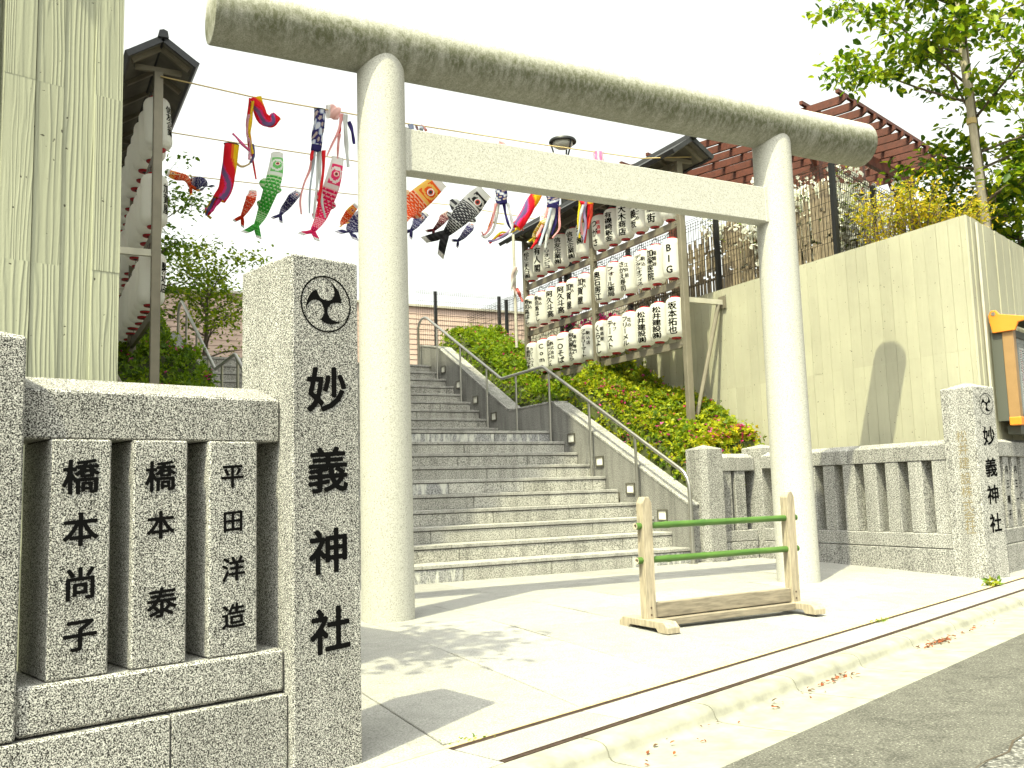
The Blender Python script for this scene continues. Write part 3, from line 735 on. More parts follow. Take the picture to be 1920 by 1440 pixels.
# ---- far name pillar
a2 = R(2.0); PU = Vector((math.cos(a2), math.sin(a2), 0)); PN = Vector((-math.sin(a2), math.cos(a2), 0)); PO = Vector((0.905, -2.689, 0))
fp = thing('name_pillar', 'granite name pillar with black crest on one face and plain carving on the other, by the street corner', 'pillar', PO)
mb = MB(); capped(mb, PO, (PU, PN, ZV), (0, 0, -0.1), (0.295, 0.303), 1.545, 1.595); obj('pillar_body', mb, GM, fp, bevel=0.006)
def on_plane(px, py, o, n):
    d = ray(px, py); return CAM + d*((o-CAM).dot(n)/d.dot(n))
def cell(px, py, o, ux, n, size):
    p = on_plane(px, py, o, n); return ((p-o).dot(ux), p.z, size)
flat_text('character', '妙義神社', 'bold', PO, PU, ZV, [cell(1854, 817, PO, PU, PN, 0.165), cell(1858, 876, PO, PU, PN, 0.165), cell(1862, 927, PO, PU, PN, 0.165), cell(1867, 980, PO, PU, PN, 0.165)], M['ink'], fp, 0.0015)
ce = cell(1849, 757, PO, PU, PN, 0.1); emblem(PO, PU, ZV, ce[0], ce[1], 0.092, M['ink'], fp, 0.0015)
LFO = PO+PN*0.303; LFU = -PN                           # side face, reading towards the street
cells = [cell(x, y, LFO, LFU, PU, 0.115) for x, y in ((1803, 818), (1806, 842), (1808, 868), (1811, 897), (1813, 922), (1815, 948), (1818, 969), (1820, 990))]
cells = [(c[0], c[1], 0.108) for c in cells]
flat_text('carved_character', '松井建設株式会社', 'thin', LFO, LFU, ZV, cells, M['carve'], fp, 0.0015)

# ---- fence on the street side beyond the far pillar
ef = thing('stone_fence', 'short stretch of granite fence beyond the far name pillar, under the orange notice board', 'fence', kp(7, 0.2, 0))
EO = K0; EAX = (KU, KN, ZV)
for a, b in ((6.56, 9.5),):
    rail_cap('top_rail', ef, EO, EAX, a, b, 0.20, 0.36, 0.965, 1.098, 0.03, GM)
    fence_part('lower_rail', ef, EO, EAX, (a, 0.19, 0.20), (b, 0.37, 0.33), GM)
    for q in range(3): fence_part('base_block', ef, EO, EAX, (a+q*0.98, 0.175, -0.15), (a+q*0.98+0.976, 0.38, 0.195), GM, 0.004)
for i, x in enumerate((1.655, 1.90, 2.15, 2.40, 2.65)):
    u = (Vector((x, x*0, 0))-K0).x/KU.x
    u = (x+4.858+KN.x*-0.2)/KU.x
    fence_part('name_post', ef, EO, EAX, (u, 0.212, 0.331), (u+0.15, 0.34, 0.964), GM, 0.005)
    if i < 2:
        zz = (0.85, 0.72, 0.58, 0.45)
        flat_text('character', ('内三晴子', '内三一八')[i], 'bold', K0+KN*0.212, KU, ZV, [(u+0.075, z, 0.085) for z in zz], M['ink'], ef, 0.0015)
mb = MB(); capped(mb, EO, EAX, (7.06, 0.362, 0.9), (7.34, 0.425), 1.19, 1.235); obj('end_post', mb, GM, ef, bevel=0.005)

# ================================================================== wooden barrier with two bamboo rails
ba = R(2.5); BU = Vector((math.cos(ba), math.sin(ba), 0)); BN = Vector((-math.sin(ba), math.cos(ba), 0)); BO = Vector((-2.945, -3.30, zg(-2.9, -3.3)))
BAX = (BU, BN, ZV); W, WH = M['wood'], M['woodh']
bar = thing('wooden_barrier', 'low wooden barrier with two green bamboo rails standing on the paved forecourt', 'barrier', BO+BU*0.6)
for u in (0.0, 1.165):
    mb = MB(); h = 0.755
    prof = [(0.0, 0.055), (0.068, 0.055), (0.068, h-0.035), (0.048, h), (0.020, h), (0.0, h-0.035)]
    mb.prism([(p, q) for p, q in prof], 0.0, 0.062, BO+BU*u, (BN, BU, ZV)); mb.f = [f[::-1] for f in mb.f]
    obj('upright', mb, W, bar, bevel=0.003)
    # foot: a bar on two pads with chamfered ends
    mb = MB(); a, b = -0.185, 0.255; uu = u-0.012
    prof = [(a, 0.0), (a+0.085, 0.0), (a+0.10, 0.022), (b-0.10, 0.022), (b-0.085, 0.0), (b, 0.0), (b, 0.034), (b-0.035, 0.062), (a+0.035, 0.062), (a, 0.034)]
    mb.prism(prof, uu, uu+0.092, BO, (BU, BN, ZV)); obj('foot', mb, W, bar, bevel=0.003)
    for z in (0.085, 0.125):
        mb = MB(); mb.tube([BO+BU*(u+0.03)+BN*-0.002+ZV*z, BO+BU*(u+0.03)+BN*0.004+ZV*z], 0.006, 8); obj('bolt', mb, M['gutter_steel'], bar)
fence_part('base_plank', bar, BO, BAX, (0.07, 0.012, 0.064), (1.163, 0.050, 0.148), WH, 0.003)
fence_part('ground_sill', bar, BO, BAX, (0.075, -0.028, 0.018), (1.158, 0.058, 0.058), WH, 0.003)
for z, slope in ((0.588, 0.0), (0.392, 0.0)):
    mb = MB(); path = []; rad = []
    for i in range(0, 57):
        u = -0.035+1.30*i/56; q = (u+0.1) % 0.285
        path.append(BO+BU*u+BN*0.031+ZV*z); rad.append(0.0195+(0.0030 if q < 0.014 else 0.0)-(0.0009 if 0.014 <= q < 0.03 else 0))
    mb.tube(path, rad, 14, caps=False); o = obj('bamboo_rail', mb, M['bamboo'], bar, smooth=True)
    for u in (-0.036, 1.266):
        mb = MB(); c = BO+BU*u+BN*0.031+ZV*z; N = 14; V = []
        for k in range(N):
            a = 2*math.pi*k/N; d = BN*math.cos(a)+ZV*math.sin(a)
            V += [c+d*0.0197, c+d*0.0125, c+d*0.0125+BU*(0.03 if u < 0 else -0.03)]
        mb.add(V, [(3*k, 3*((k+1) % N), 3*((k+1) % N)+1, 3*k+1) for k in range(N)]+[(3*k+1, 3*((k+1) % N)+1, 3*((k+1) % N)+2, 3*k+2) for k in range(N)]+[tuple(3*k+2 for k in range(N))])
        obj('cut_end', mb, M['stake'], o)
# ================================================================== lantern racks
RZ = [2.47, 3.21, 3.945, 4.68]                       # rail centre heights
RY = [0.95, 2.90, 4.85]                              # posts
def rack(label, x, side):
    t = thing('lantern_rack', label, 'lantern rack', (x, 2.9, 1.6))
    for y in RY:
        mb = MB(); mb.wbox((x-0.04, y-0.036, 1.35), (x+0.04, y+0.036, 4.70)); obj('post', mb, M['frame'], t, bevel=0.004)
    for z in RZ:
        for a, b in ((RY[0]+0.036, RY[1]-0.036), (RY[1]+0.036, RY[2]-0.036)):
            mb = MB(); mb.wbox((x-0.018, a, z-0.042), (x+0.018, b, z+0.042)); obj('rail', mb, M['frame'], t)
            for yy in (a, b):
                s = 1 if yy == a else -1
                mb = MB(); mb.wbox((x-0.026, yy+(0.0 if s > 0 else -0.06), z-0.034), (x-0.0185, yy+(0.06 if s > 0 else 0.0), z+0.034)); obj('bracket', mb, M['frame'], t)
                for q in (0.018, 0.043):
                    mb = MB(); mb.tube([(x-0.026, yy+s*q, z), (x-0.032, yy+s*q, z)], 0.007, 6); obj('bolt', mb, M['steel'], t)
    # roof: two slopes, ridge cap, gable brackets, rafters
    ya, yb = RY[0]-0.30, RY[2]+0.30; zr, ze, hw = 4.90, 4.715, 0.275
    for s in (-1, 1):
        mb = MB(); d = Vector((s*hw, 0, ze-zr)); nn = Vector((-s*(ze-zr), 0, 0)); up = Vector((s*(zr-ze), 0, hw)).normalized()
        o = Vector((x, 0, zr)); mb.box(o, (d.normalized(), XYZ[1], up), (0.0, ya, 0.0), (d.length+0.03, yb, 0.022)); obj('roof_slope', mb, M['roofmetal'], t)
        mb = MB(); mb.box(o, (d.normalized(), XYZ[1], up), (0.02, ya+0.02, -0.014), (d.length, yb-0.02, -0.002)); obj('soffit', mb, M['soffit'], t)
        mb = MB(); mb.box(o, (d.normalized(), XYZ[1], up), (d.length+0.005, ya-0.004, -0.03), (d.length+0.032, yb+0.004, 0.026)); obj('eave_board', mb, M['roofmetal'], t)
        for ye in (ya-0.006, yb-0.022):
            mb = MB(); mb.box(o, (d.normalized(), XYZ[1], up), (0.0, ye, -0.032), (d.length+0.03, ye+0.028, 0.0235)); obj('barge_board', mb, M['roofmetal'], t)
        for q in range(9):
            yy = ya+0.14+q*(yb-ya-0.28)/8
            mb = MB(); mb.box(o, (d.normalized(), XYZ[1], up), (0.03, yy-0.022, -0.05), (d.length-0.02, yy+0.022, -0.0145)); obj('rafter', mb, M['frame'], t)
    mb = MB(); mb.prism([(-0.045, 4.895), (0.045, 4.895), (0.035, 4.955), (0, 4.968), (-0.035, 4.955)], ya-0.03, yb+0.03, Vector((x, 0, 0)), (XYZ[1], XYZ[0], ZV)); obj('ridge_cap', mb, M['roofmetal'], t)
    for y in RY:
        mb = MB(); mb.wbox((x-0.20, y-0.02, 4.702), (x+0.20, y+0.02, 4.745)); obj('gable_tie', mb, M['frame'], t)
    # braces back to the wall, with a leaning strut
    wx = WX-0.01 if side > 0 else -6.09
    for y, zz in ((RY[0]+0.0, 3.0), (RY[1], 3.05), (RY[2], 3.05)):
        mb = MB(); a, b = sorted((x+side*0.041, wx-side*0.02)); mb.wbox((a, y-0.022, zz-0.03), (b, y+0.022, zz+0.03)); obj('wall_arm', mb, M['galv'], t)
        mb = MB(); mb.wbox((min(wx, wx-side*0.02), y-0.06, zz-0.075), (max(wx, wx-side*0.02), y+0.06, zz+0.075)); obj('wall_plate', mb, M['frame'], t)
        mb = MB(); mb.tube([(wx-side*0.07, y, zz-0.03), (x+side*0.10, y+0.05, 1.5)], 0.026, 8); auto_smooth(obj('strut', mb, M['frame'], t, smooth=True))
    return t
XR_, XL_ = 0.85, -5.10
rack('grey-brown steel lantern rack with dark gabled roof beside the azaleas and concrete wall', XR_, 1)
rack('grey-brown steel lantern rack with gabled roof behind the tall concrete pier, seen end on', XL_, -1)

# one paper lantern, local coordinates: hangs from (0,0,0)
LH = 0.455; LRAD = 0.120
def lan_r(z):                                         # z measured down from the top of the paper body, 0..0.485
    h = 0.485; e = min(z, h-z)
    return 0.062+(LRAD-0.062)*math.sqrt(max(0.0, 1-(1-min(1, e/0.075))**2)) if e < 0.075 else LRAD
TOPZ = -0.098                                         # top of paper body below the hanging point
def lantern_meshes():
    prof = []
    for i in range(0, 49):
        z = 0.485*i/48; r = lan_r(z)-(0.0016 if i % 2 else 0.0); prof.append((r, TOPZ-z))
    mb = MB(); mb.lathe(prof, (0, 0, 0), 28); shade = mb.mesh('paper_shade', M['paper'], True)
    mb = MB(); mb.lathe([(0.052, TOPZ+0.014), (0.060, TOPZ+0.014), (0.061, TOPZ-0.003), (0.058, TOPZ-0.003)], (0, 0, 0), 24); top = mb.mesh('top_ring', M['red'])
    mb = MB(); b = TOPZ-0.485
    mb.lathe([(0.02, b-0.017), (0.054, b-0.017), (0.059, b-0.013), (0.059, b+0.003), (0.02, b+0.002)], (0, 0, 0), 24); bot = mb.mesh('bottom_ring', M['red'])
    mb = MB(); mb.lathe([(0.0592, b-0.004), (0.0602, b-0.004), (0.0602, b+0.004), (0.0592, b+0.004)], (0, 0, 0), 24)
    mb.lathe([(0.0, b-0.0195), (0.022, b-0.0195), (0.022, b-0.015)], (0, 0, 0), 10); mb.tube([(0, 0, b-0.026), (0.004, 0, b-0.05), (-0.004, 0.0, b-0.062)], 0.0025, 5); fit = mb.mesh('base_fitting', M['blackmetal'])
    mb = MB()
    for s in (-1, 1): mb.tube([(0.06*s, 0, TOPZ+0.015), (0.045*s, 0, TOPZ+0.07), (0, 0, -0.02)], 0.0025, 5)
    mb.tube([(0, 0, -0.03), (0, 0, 0.02)], 0.003, 5); wire = mb.mesh('hanging_wire', M['blackmetal'])
    return shade, top, bot, fit, wire
LM = lantern_meshes()
_cut = {}
def cut_glyph(ch):
    if ch in _cut: return _cut[ch]
    V, F = GL[('lan', ch)]
    bm = bmesh.new(); vs = [bm.verts.new((x, y, 0)) for x, y in V]
    for f in F:
        try: bm.faces.new([vs[i] for i in f])
        except ValueError: pass
    for px in np.linspace(-0.4, 0.4, 7):
        bmesh.ops.bisect_plane(bm, geom=bm.verts[:]+bm.edges[:]+bm.faces[:], plane_co=(px, 0, 0), plane_no=(1, 0, 0))
    for py in np.linspace(-0.4, 0.4, 3):
        bmesh.ops.bisect_plane(bm, geom=bm.verts[:]+bm.edges[:]+bm.faces[:], plane_co=(0, py, 0), plane_no=(0, 1, 0))
    bm.verts.index_update()
    r = ([(v.co.x, v.co.y) for v in bm.verts], [tuple(v.index for v in f.verts) for f in bm.faces]); bm.free(); _cut[ch] = r; return r
def column(mb, text, az, z0, z1, sx, mi=0, mx=0.1):
    n = len(text); sz = min(mx, (z1-z0)/n)
    for i, ch in enumerate(text):
        zc = z0+(z1-z0)*(i+0.5)/n; V, F = cut_glyph(ch)
        for q, (dx, dy) in enumerate([(a_*1.25, b_*1.25) for a_, b_ in FAT[:5]]):
          P = []
          for gx, gy in V:
              z = zc-(gy+dy)*sz*1.02; r = lan_r(max(0, min(0.485, z)))+0.0015+q*0.0002; a = az+(gx+dx)*sx/LRAD
              P.append((r*math.cos(a), r*math.sin(a), TOPZ-z))
          mb.add(P, F, mi)
ORD = ['first', 'second', 'third', 'fourth', 'fifth', 'sixth']
proto = {}
def lantern(x, y, z, label, group, text=None):
    t = thing('paper_lantern', label, 'lantern', (x, y, z), group)
    t.rotation_euler = (rl.gauss(0, 0.022), rl.gauss(0, 0.022), rl.gauss(0, 0.06))
    for nm, me in zip(('paper_shade', 'top_ring', 'bottom_ring', 'base_fitting', 'hanging_wire'), LM):
        link(nm, me, t, keep=False)
    if text:
        mb = MB(); main, sec, red = text
        if sec:
            column(mb, main, R(190+rl.uniform(-5, 5)), 0.06, 0.455, 0.108, 0, 0.112); column(mb, sec, R(223+rl.uniform(-3, 3)), 0.085, 0.085+min(0.30, 0.068*len(sec)), 0.054, 1 if red else 0, 0.055)
        else: column(mb, main, R(207+rl.uniform(-6, 6)), 0.06, 0.06+min(0.40, 0.135*len(main)), 0.118, 0, 0.120)
        me = mb.mesh('lettering', [M['ink'], M['redink']]); link('lettering', me, t, keep=False)
    return t
rl = random.Random(21)
NEAR = [[('つがさ', '居酒屋', 1), ('有磯崎鈑金', None, 0), ('大木商店', None, 0), ('妙義坂', 'こまごめ', 0), ('商店街', None, 0), ('お', None, 0)],
        [('奥石房江', None, 0), ('フォール薬局', None, 0), ('さかえ寿司', '江戸前', 0), ('デンタルオフィス', '駒込', 0), ('加塚医院', '稲喜谷', 0), ('BIG', None, 0)],
        [('くらよし', '居酒屋', 0), ('テースト', 'オブ', 0), ('フリーメル', '花の', 0), ('松井建設㈱', None, 0), ('松井建設㈱', None, 0), ('坂本拓也', None, 0)]]
FARB = [[('松江こま人口園', None, 0), ('有人閣', None, 0), ('オーリオンピコ', None, 0), ('信友企業㈱', None, 0), ('信友企業㈱', None, 0), ('天㈱', None, 0)],
        [('寿司高はし', '駒込', 0), ('寿司高はし', '駒込', 0), ('阿久斗高', None, 0), ('阿久斗高', None, 0), ('加賀屋', '煮込', 0), ('加賀屋', '煮込', 0)],
        [('8番街はなまる', 'カレーハウス', 0), ('Coma', None, 0), ('北栄メンテナンス', '株式会社', 0), ('一○そば', None, 0), ('阿久屋ちから', '漢方専門', 0), ('ファミリーマート', '駒込店', 0)]]
ROWN = ['top', 'middle', 'bottom']
rows_far = [(RY[1]+0.20+0.315*i) for i in range(6)][::-1]       # far to near
rows_near = [(RY[0]+0.19+0.315*i) for i in range(6)][::-1]
for r in range(3):
    z = RZ[3-r]-0.042-0.02
    for i in range(6):
        lantern(XR_, rows_near[i]+rl.uniform(-0.012, 0.012), z, 'white paper lantern, %s row of stairside rack, %s from the middle post, nearer bay' % (ROWN[r], ORD[i]), 'white paper lanterns on the rack by the azaleas', NEAR[r][i])
        lantern(XR_, rows_far[i]+rl.uniform(-0.012, 0.012), z, 'white paper lantern, %s row of stairside rack, %s from the far post, farther bay' % (ROWN[r], ORD[i]), 'white paper lanterns on the rack by the azaleas', FARB[r][i])
    for i in range(12):
        y = (rows_near[::-1]+rows_far[::-1])[i]
        lb = 'white paper lantern, %s row behind the concrete pier, %s from the near post' % (ROWN[r], ['first', 'second', 'third', 'fourth', 'fifth', 'sixth', 'seventh', 'eighth', 'ninth', 'tenth', 'eleventh', 'twelfth'][i])
        t = lantern(XL_, y, z, lb, 'white paper lanterns on the rack behind the concrete pier')
        if i == 0:
            mb = MB(); column(mb, ('信友企業', '加賀屋', '駒込店')[r], R(325), 0.09, 0.38, 0.085, 0, 0.1); link('lettering', mb.mesh('lettering', [M['ink'], M['redink']]), t, keep=False)
# power cords looping from lantern to lantern
for x in (XR_, XL_):
    for r in range(3):
        z = RZ[3-r]-0.05; pts = []
        ys = rows_near[::-1]+rows_far[::-1]
        for a, b in zip(ys[:-1], ys[1:]):
            for q in range(6):
                f = q/6; pts.append((x-0.03, a+(b-a)*f, z-0.02-0.10*math.sin(math.pi*f)*(0.8+0.3*math.sin(a*9))))
        mb = MB(); mb.tube(pts, 0.004, 5)
        o = tag(obj('power_cord', mb, M['blackmetal']), 'black power cord looping over the %s row of lanterns, rack %s' % (ROWN[r], 'by the stairs' if x > 0 else 'behind the concrete pier'), 'power cord', 'power cords of the lantern racks')
# ================================================================== ropes and carp streamers
def rope(y, pts, label):
    P = [at_y(px, py, y) for px, py in pts]; Q = []
    for a, b in zip(P[:-1], P[1:]):
        for q in range(8): Q.append(a+(b-a)*(q/8))
    Q.append(P[-1]); mb = MB(); mb.tube(Q, 0.0065, 6)
    return tag(obj('rope', mb, M['rope'], smooth=True), label, 'rope', 'ropes strung across the stairs')
rope(0.9, [(301, 143), (470, 181), (655, 213), (752, 230), (1030, 273), (1205, 297), (1298, 294)], 'straw coloured rope highest of the three, from rack gable to rack gable')
rope(2.9, [(312, 247), (520, 280), (655, 300), (900, 345), (1090, 378)], 'straw coloured rope in the middle, carrying the large carp streamers')
rope(4.8, [(318, 326), (355, 330), (640, 362), (850, 385), (1000, 410), (1062, 424)], 'straw coloured rope lowest of the three, carrying the small carp')

def smooth_path(P, n):
    """Catmull-Rom through the points"""
    P = [Vector(p) for p in P]
    if len(P) < 3: return [P[0].lerp(P[-1], i/(n-1)) for i in range(n)]
    Q = [P[0]*2-P[1]]+P+[P[-1]*2-P[-2]]; out = []
    for i in range(n):
        s = (len(P)-1)*i/(n-1); k = min(int(s), len(P)-2); t = s-k; a, b, c, d = Q[k:k+4]
        out.append(0.5*((2*b)+(c-a)*t+(2*a-5*b+4*c-d)*t*t+(3*b-a-3*c+d)*t**3))
    return out
def frames(Q):
    N = len(Q); out = []
    for i in range(N):
        t = (Q[min(i+1, N-1)]-Q[max(i-1, 0)]).normalized(); nrm = Vector((-0.35, -0.93, -0.1)); nrm = (nrm-t*nrm.dot(t)).normalized()
        out.append((t, nrm.cross(t).normalized(), nrm))
    return out
def set_cols(me, fcol):
    at = me.color_attributes.new('Col', 'FLOAT_COLOR', 'CORNER'); k = len(me.loops)//len(me.polygons)
    c = np.repeat(np.concatenate([fcol, np.ones((len(fcol), 1))], 1), k, axis=0).astype(np.float32); at.data.foreach_set('color', c.ravel())
def loft(Q, half, flat, colf, nu=26, fold=0.0, seed=0):
    """open cloth tube along Q; half(t) half width; flat = thickness ratio; colf(t, a) colour"""
    N = len(Q); fr = frames(Q); V = []; rs_ = random.Random(seed); ph = rs_.uniform(0, 6)
    for i, (t, s, n) in enumerate(fr):
        f = i/(N-1); h = half(f)
        for k in range(nu):
            a = 2*math.pi*k/nu
            wob = 1+fold*math.sin(3*a+ph+9*f)+fold*0.6*math.sin(5*a-ph*2+17*f)
            V.append(Q[i]+s*(h*math.cos(a)*wob)+n*(h*flat(f)*math.sin(a)*wob))
    F = []; C = []
    for i in range(N-1):
        for k in range(nu):
            F.append((i*nu+k, i*nu+(k+1) % nu, (i+1)*nu+(k+1) % nu, (i+1)*nu+k)); C.append(colf((i+0.5)/(N-1), (k+0.5)/nu))
    return np.array([tuple(v) for v in V]), np.array(F), np.array(C)
def cloth_obj(name, V, F, C, parent=None):
    me = big_mesh(name, V, F, M['cloth'], C, True); return link(name, me, parent)
def ribbon(Q, wd, col, seed, twist=0.5, taper=True):
    """a flat streamer with a little thickness"""
    N = len(Q); fr = frames(Q); V = []; r_ = random.Random(seed); p0 = r_.uniform(0, 6); fq = r_.uniform(5, 9)
    for i, (t, s, n) in enumerate(fr):
        f = i/(N-1); a = twist*math.sin(p0+fq*f); d = s*math.cos(a)+n*math.sin(a); w_ = wd*(1-0.45*f if taper else 1)*(0.85+0.15*math.sin(p0*2+11*f)); e = t.cross(d)*0.0025
        c = Q[i]+n*(0.25*wd*math.sin(p0+fq*1.3*f))
        V += [c-d*w_+e, c+d*w_+e, c+d*w_-e, c-d*w_-e]
    F = []; C = []
    for i in range(N-1):
        for k in range(4):
            F.append((4*i+k, 4*i+(k+1) % 4, 4*i+4+(k+1) % 4, 4*i+4+k)); C.append(col if not callable(col) else col((i+0.5)/(N-1), k))
    return np.array([tuple(v) for v in V]), np.array(F), np.array(C)
def hsv(c, k): return tuple(max(0, min(1, x*k)) for x in c)
WHITE = (0.80, 0.80, 0.78)
def scale_col(main, edge, dark, belly, headc, ncell=7, rows=15, hd=0.27, rim=WHITE):
    def f(t, a):
        # a: 0..1 round; 0 and .5 are the two edges of the flattened tube (0 = back, .5 = belly)
        d = abs(((a+0.5) % 1)-0.5)*2           # 0 at the back, 1 at the belly
        if t < 0.07: return rim
        if t < hd:
            if d > 0.72: return belly
            q = math.hypot((t-0.17)/0.055, (d-0.42)/0.22)
            if 1.0 < q < 1.45: return belly
            if (0.115 < t < 0.135) and d < 0.5: return belly
            return headc
        if t < hd+0.035: return belly if 0.08 < d < 0.95 else headc
        if t > 0.93: return tuple(0.5*x for x in main) if int(d*9) % 2 else main
        if d > 0.90: return belly
        r_ = (t-hd)/(0.94-hd)*rows; i = int(r_); fr_ = r_-i; c_ = d*ncell+(0.5 if i % 2 else 0.0); fc = c_-int(c_)
        q = math.hypot((fc-0.5)*1.25, (1-fr_)*0.72)
        if q > 0.66: return edge
        return dark if q < 0.34 else main
    return f
def eye(parent, Q, wd, tpos, dpos, rim=(0.75, 0.05, 0.04), size=0.36):
    N = len(Q); i = int(tpos*(N-1)); t, s, n = frames(Q)[i]
    c = Q[i]+s*(wd*dpos)
    for sgn in (1, -1):
        base = c+n*sgn*(wd*0.42); mb = MB()
        for rr, dd, mi in ((size, 0.0, 0), (size*0.74, 0.003, 1), (size*0.46, 0.006, 2)):
            P = [base+(t*math.cos(2*math.pi*k/16)+s*math.sin(2*math.pi*k/16))*wd*rr+n*sgn*dd for k in range(16)]; mb.add(P, [tuple(range(16))], mi)
        o = obj('eye', mb, [M['eyewhite'], simple('eye_ring', rim, 0.6) if False else M['eyered'] if rim[0] > 0.3 else M['eyedark'], M['eyedark']], parent)
M['eyewhite'] = simple('eye_white', WHITE, 0.7); M['eyered'] = simple('eye_red', (0.70, 0.08, 0.05), 0.7); M['eyedark'] = simple('eye_black', (0.02, 0.02, 0.02), 0.7)
def carp(y, path, wpx, label, cols, tail=0.3, fins=True, seed=1, big=True, ring=True):
    """a carp streamer: body tube, forked tail, fins, eyes, mouth hoop"""
    main, edge, dark, belly, headc = cols
    P = [at_y(px, py, y) for px, py in path]
    bend = random.Random(seed)
    for i, p in enumerate(P): p.y += 0.10*math.sin(1.7*i+seed)
    n = 84 if big else 48
    Q = smooth_path(P, n); dep = (P[0]-CAM).dot(CF); wd = wpx*dep/FPX/2
    t_ = thing('carp_streamer', label, 'carp streamer', Q[0], 'carp streamers hanging over the stairs')
    half = lambda f: wd*(0.80+0.30*math.sin(min(1, f/0.35)*math.pi/2) if f < 0.35 else (1.10-0.72*((f-0.35)/0.65)**1.35))
    V, F, C = loft(Q, half, lambda f: 0.40-0.22*f, scale_col(main, edge, dark, belly, headc, 5 if big else 4, 19 if big else 13), 48 if big else 30, 0.03, seed)
    cloth_obj('body', V, F, C, t_)
    # forked tail
    t, s, nn = frames(Q)[-1]; L = tail*wd*6; e = nn*0.003; V = []; F = []; C = []
    K = 10
    for side in (1, -1):
        b0 = len(V)
        for i in range(K+1):
            f = i/K; c = Q[-1]+t*(L*f)+nn*(0.12*wd*math.sin(5*f+seed))
            inn = s*side*(wd*1.5*max(0, f-0.45)*0.9); out = s*side*(wd*(0.38+1.15*f**0.9))
            V += [c+inn+e, c+out+e, c+out-e, c+inn-e]
        for i in range(K):
            for k in range(4):
                F.append((b0+4*i+k, b0+4*i+(k+1) % 4, b0+4*i+4+(k+1) % 4, b0+4*i+4+k)); C.append(main if (i < 8 and i % 2) or i < 2 else (hsv(main, 0.6) if i < 8 else belly))
    cloth_obj('tail_fin', np.array([tuple(v) for v in V]), np.array(F), np.array(C), t_)
    if fins:
        for tp, sd, ln in ((0.36, -1, 1.1), (0.62, -1, 0.8), (0.42, 1, 0.7)):
            i = int(tp*(n-1)); t, s, nn = frames(Q)[i]; h = half(tp); b = Q[i]+s*sd*h*0.85
            V = []; 
            for q in range(5):
                f = q/4; c = b+t*(h*ln*1.5*f); V += [c-s*sd*h*0.25+nn*0.003, c+s*sd*(h*ln*0.75*math.sin(math.pi*min(1, f*0.8+0.15)))+nn*0.003, c+s*sd*(h*ln*0.75*math.sin(math.pi*min(1, f*0.8+0.15)))-nn*0.003, c-s*sd*h*0.25-nn*0.003]
            F = [(4*q+k, 4*q+(k+1) % 4, 4*q+4+(k+1) % 4, 4*q+4+k) for q in range(4) for k in range(4)]
            C = [(main if q % 2 else hsv(edge, 0.9)) for q in range(4) for k in range(4)]
            cloth_obj('fin', np.array([tuple(v) for v in V]), np.array(F), np.array(C), t_)
    eye(t_, Q, wd, 0.175, 0.28)
    if ring:
        t, s, nn = frames(Q)[0]; ringp = [Q[0]+s*math.cos(2*math.pi*k/20)*half(0)+nn*math.sin(2*math.pi*k/20)*half(0)*0.42 for k in range(21)]
        mb = MB(); mb.tube(ringp, 0.006, 6, caps=False); mb.tube([Q[0]+s*half(0), Q[0]-t*half(0)*1.2, Q[0]-s*half(0)], 0.003, 5); obj('mouth_hoop', mb, M['eyewhite'], t_)
    return t_
GREEN = ((0.10, 0.50, 0.09), (0.66, 0.78, 0.55), (0.04, 0.33, 0.05), WHITE, (0.18, 0.55, 0.16))
PINK = ((0.80, 0.03, 0.16), (0.85, 0.60, 0.62), (0.62, 0.01, 0.08), WHITE, (0.80, 0.05, 0.18))
ORANGE = ((0.80, 0.12, 0.03), (0.85, 0.62, 0.42), (0.65, 0.05, 0.02), (0.85, 0.60, 0.15), (0.80, 0.14, 0.03))
BLACK = ((0.06, 0.06, 0.065), (0.62, 0.62, 0.60), (0.015, 0.015, 0.018), (0.70, 0.69, 0.66), (0.03, 0.03, 0.033))
NAVY = ((0.06, 0.055, 0.16), (0.50, 0.50, 0.60), (0.03, 0.025, 0.09), (0.62, 0.60, 0.66), (0.07, 0.06, 0.17))
MAROON = ((0.14, 0.03, 0.04), (0.45, 0.33, 0.33), (0.05, 0.015, 0.02), (0.55, 0.45, 0.42), (0.16, 0.04, 0.04))
RED = ((0.80, 0.09, 0.03), (0.86, 0.55, 0.42), (0.62, 0.04, 0.02), WHITE, (0.78, 0.10, 0.04))
YELL = ((0.62, 0.48, 0.04), (0.80, 0.78, 0.62), (0.50, 0.20, 0.03), WHITE, (0.60, 0.45, 0.05))
carp(2.9, [(523, 284), (514, 325), (503, 365), (494, 398), (483, 420)], 26, 'bright green carp streamer with white mouth hanging from the middle rope', GREEN, 0.30, seed=2)
carp(2.9, [(630, 300), (621, 345), (612, 385), (600, 412), (583, 436)], 27, 'hot pink carp streamer hanging beside the near stone gate pillar', PINK, 0.33, seed=4)
carp(2.9, [(821, 343), (797, 364), (772, 386), (752, 408), (738, 436)], 38, 'large orange-red carp streamer just past the gate pillar, below the tie beam', ORANGE, 0.30, seed=5)
carp(2.9, [(908, 360), (891, 379), (868, 401), (848, 422), (838, 436)], 38, 'large black carp streamer with white edged scales below the tie beam', BLACK, 0.36, seed=6)
carp(4.8, [(316, 321), (332, 327), (346, 338), (356, 350)], 15, 'small orange carp streamer nearest the lantern rack behind the concrete pier', ORANGE, 0.36, False, 7, False)
carp(4.8, [(358, 338), (368, 344), (377, 346), (386, 347)], 22, 'small navy carp with a big red eye, beside the small orange carp', NAVY, 0.22, False, 8, False)
carp(4.8, [(475, 357), (468, 375), (462, 390), (457, 402)], 17, 'small red-orange carp streamer alone between the rainbow tube and the green carp', RED, 0.36, False, 9, False)
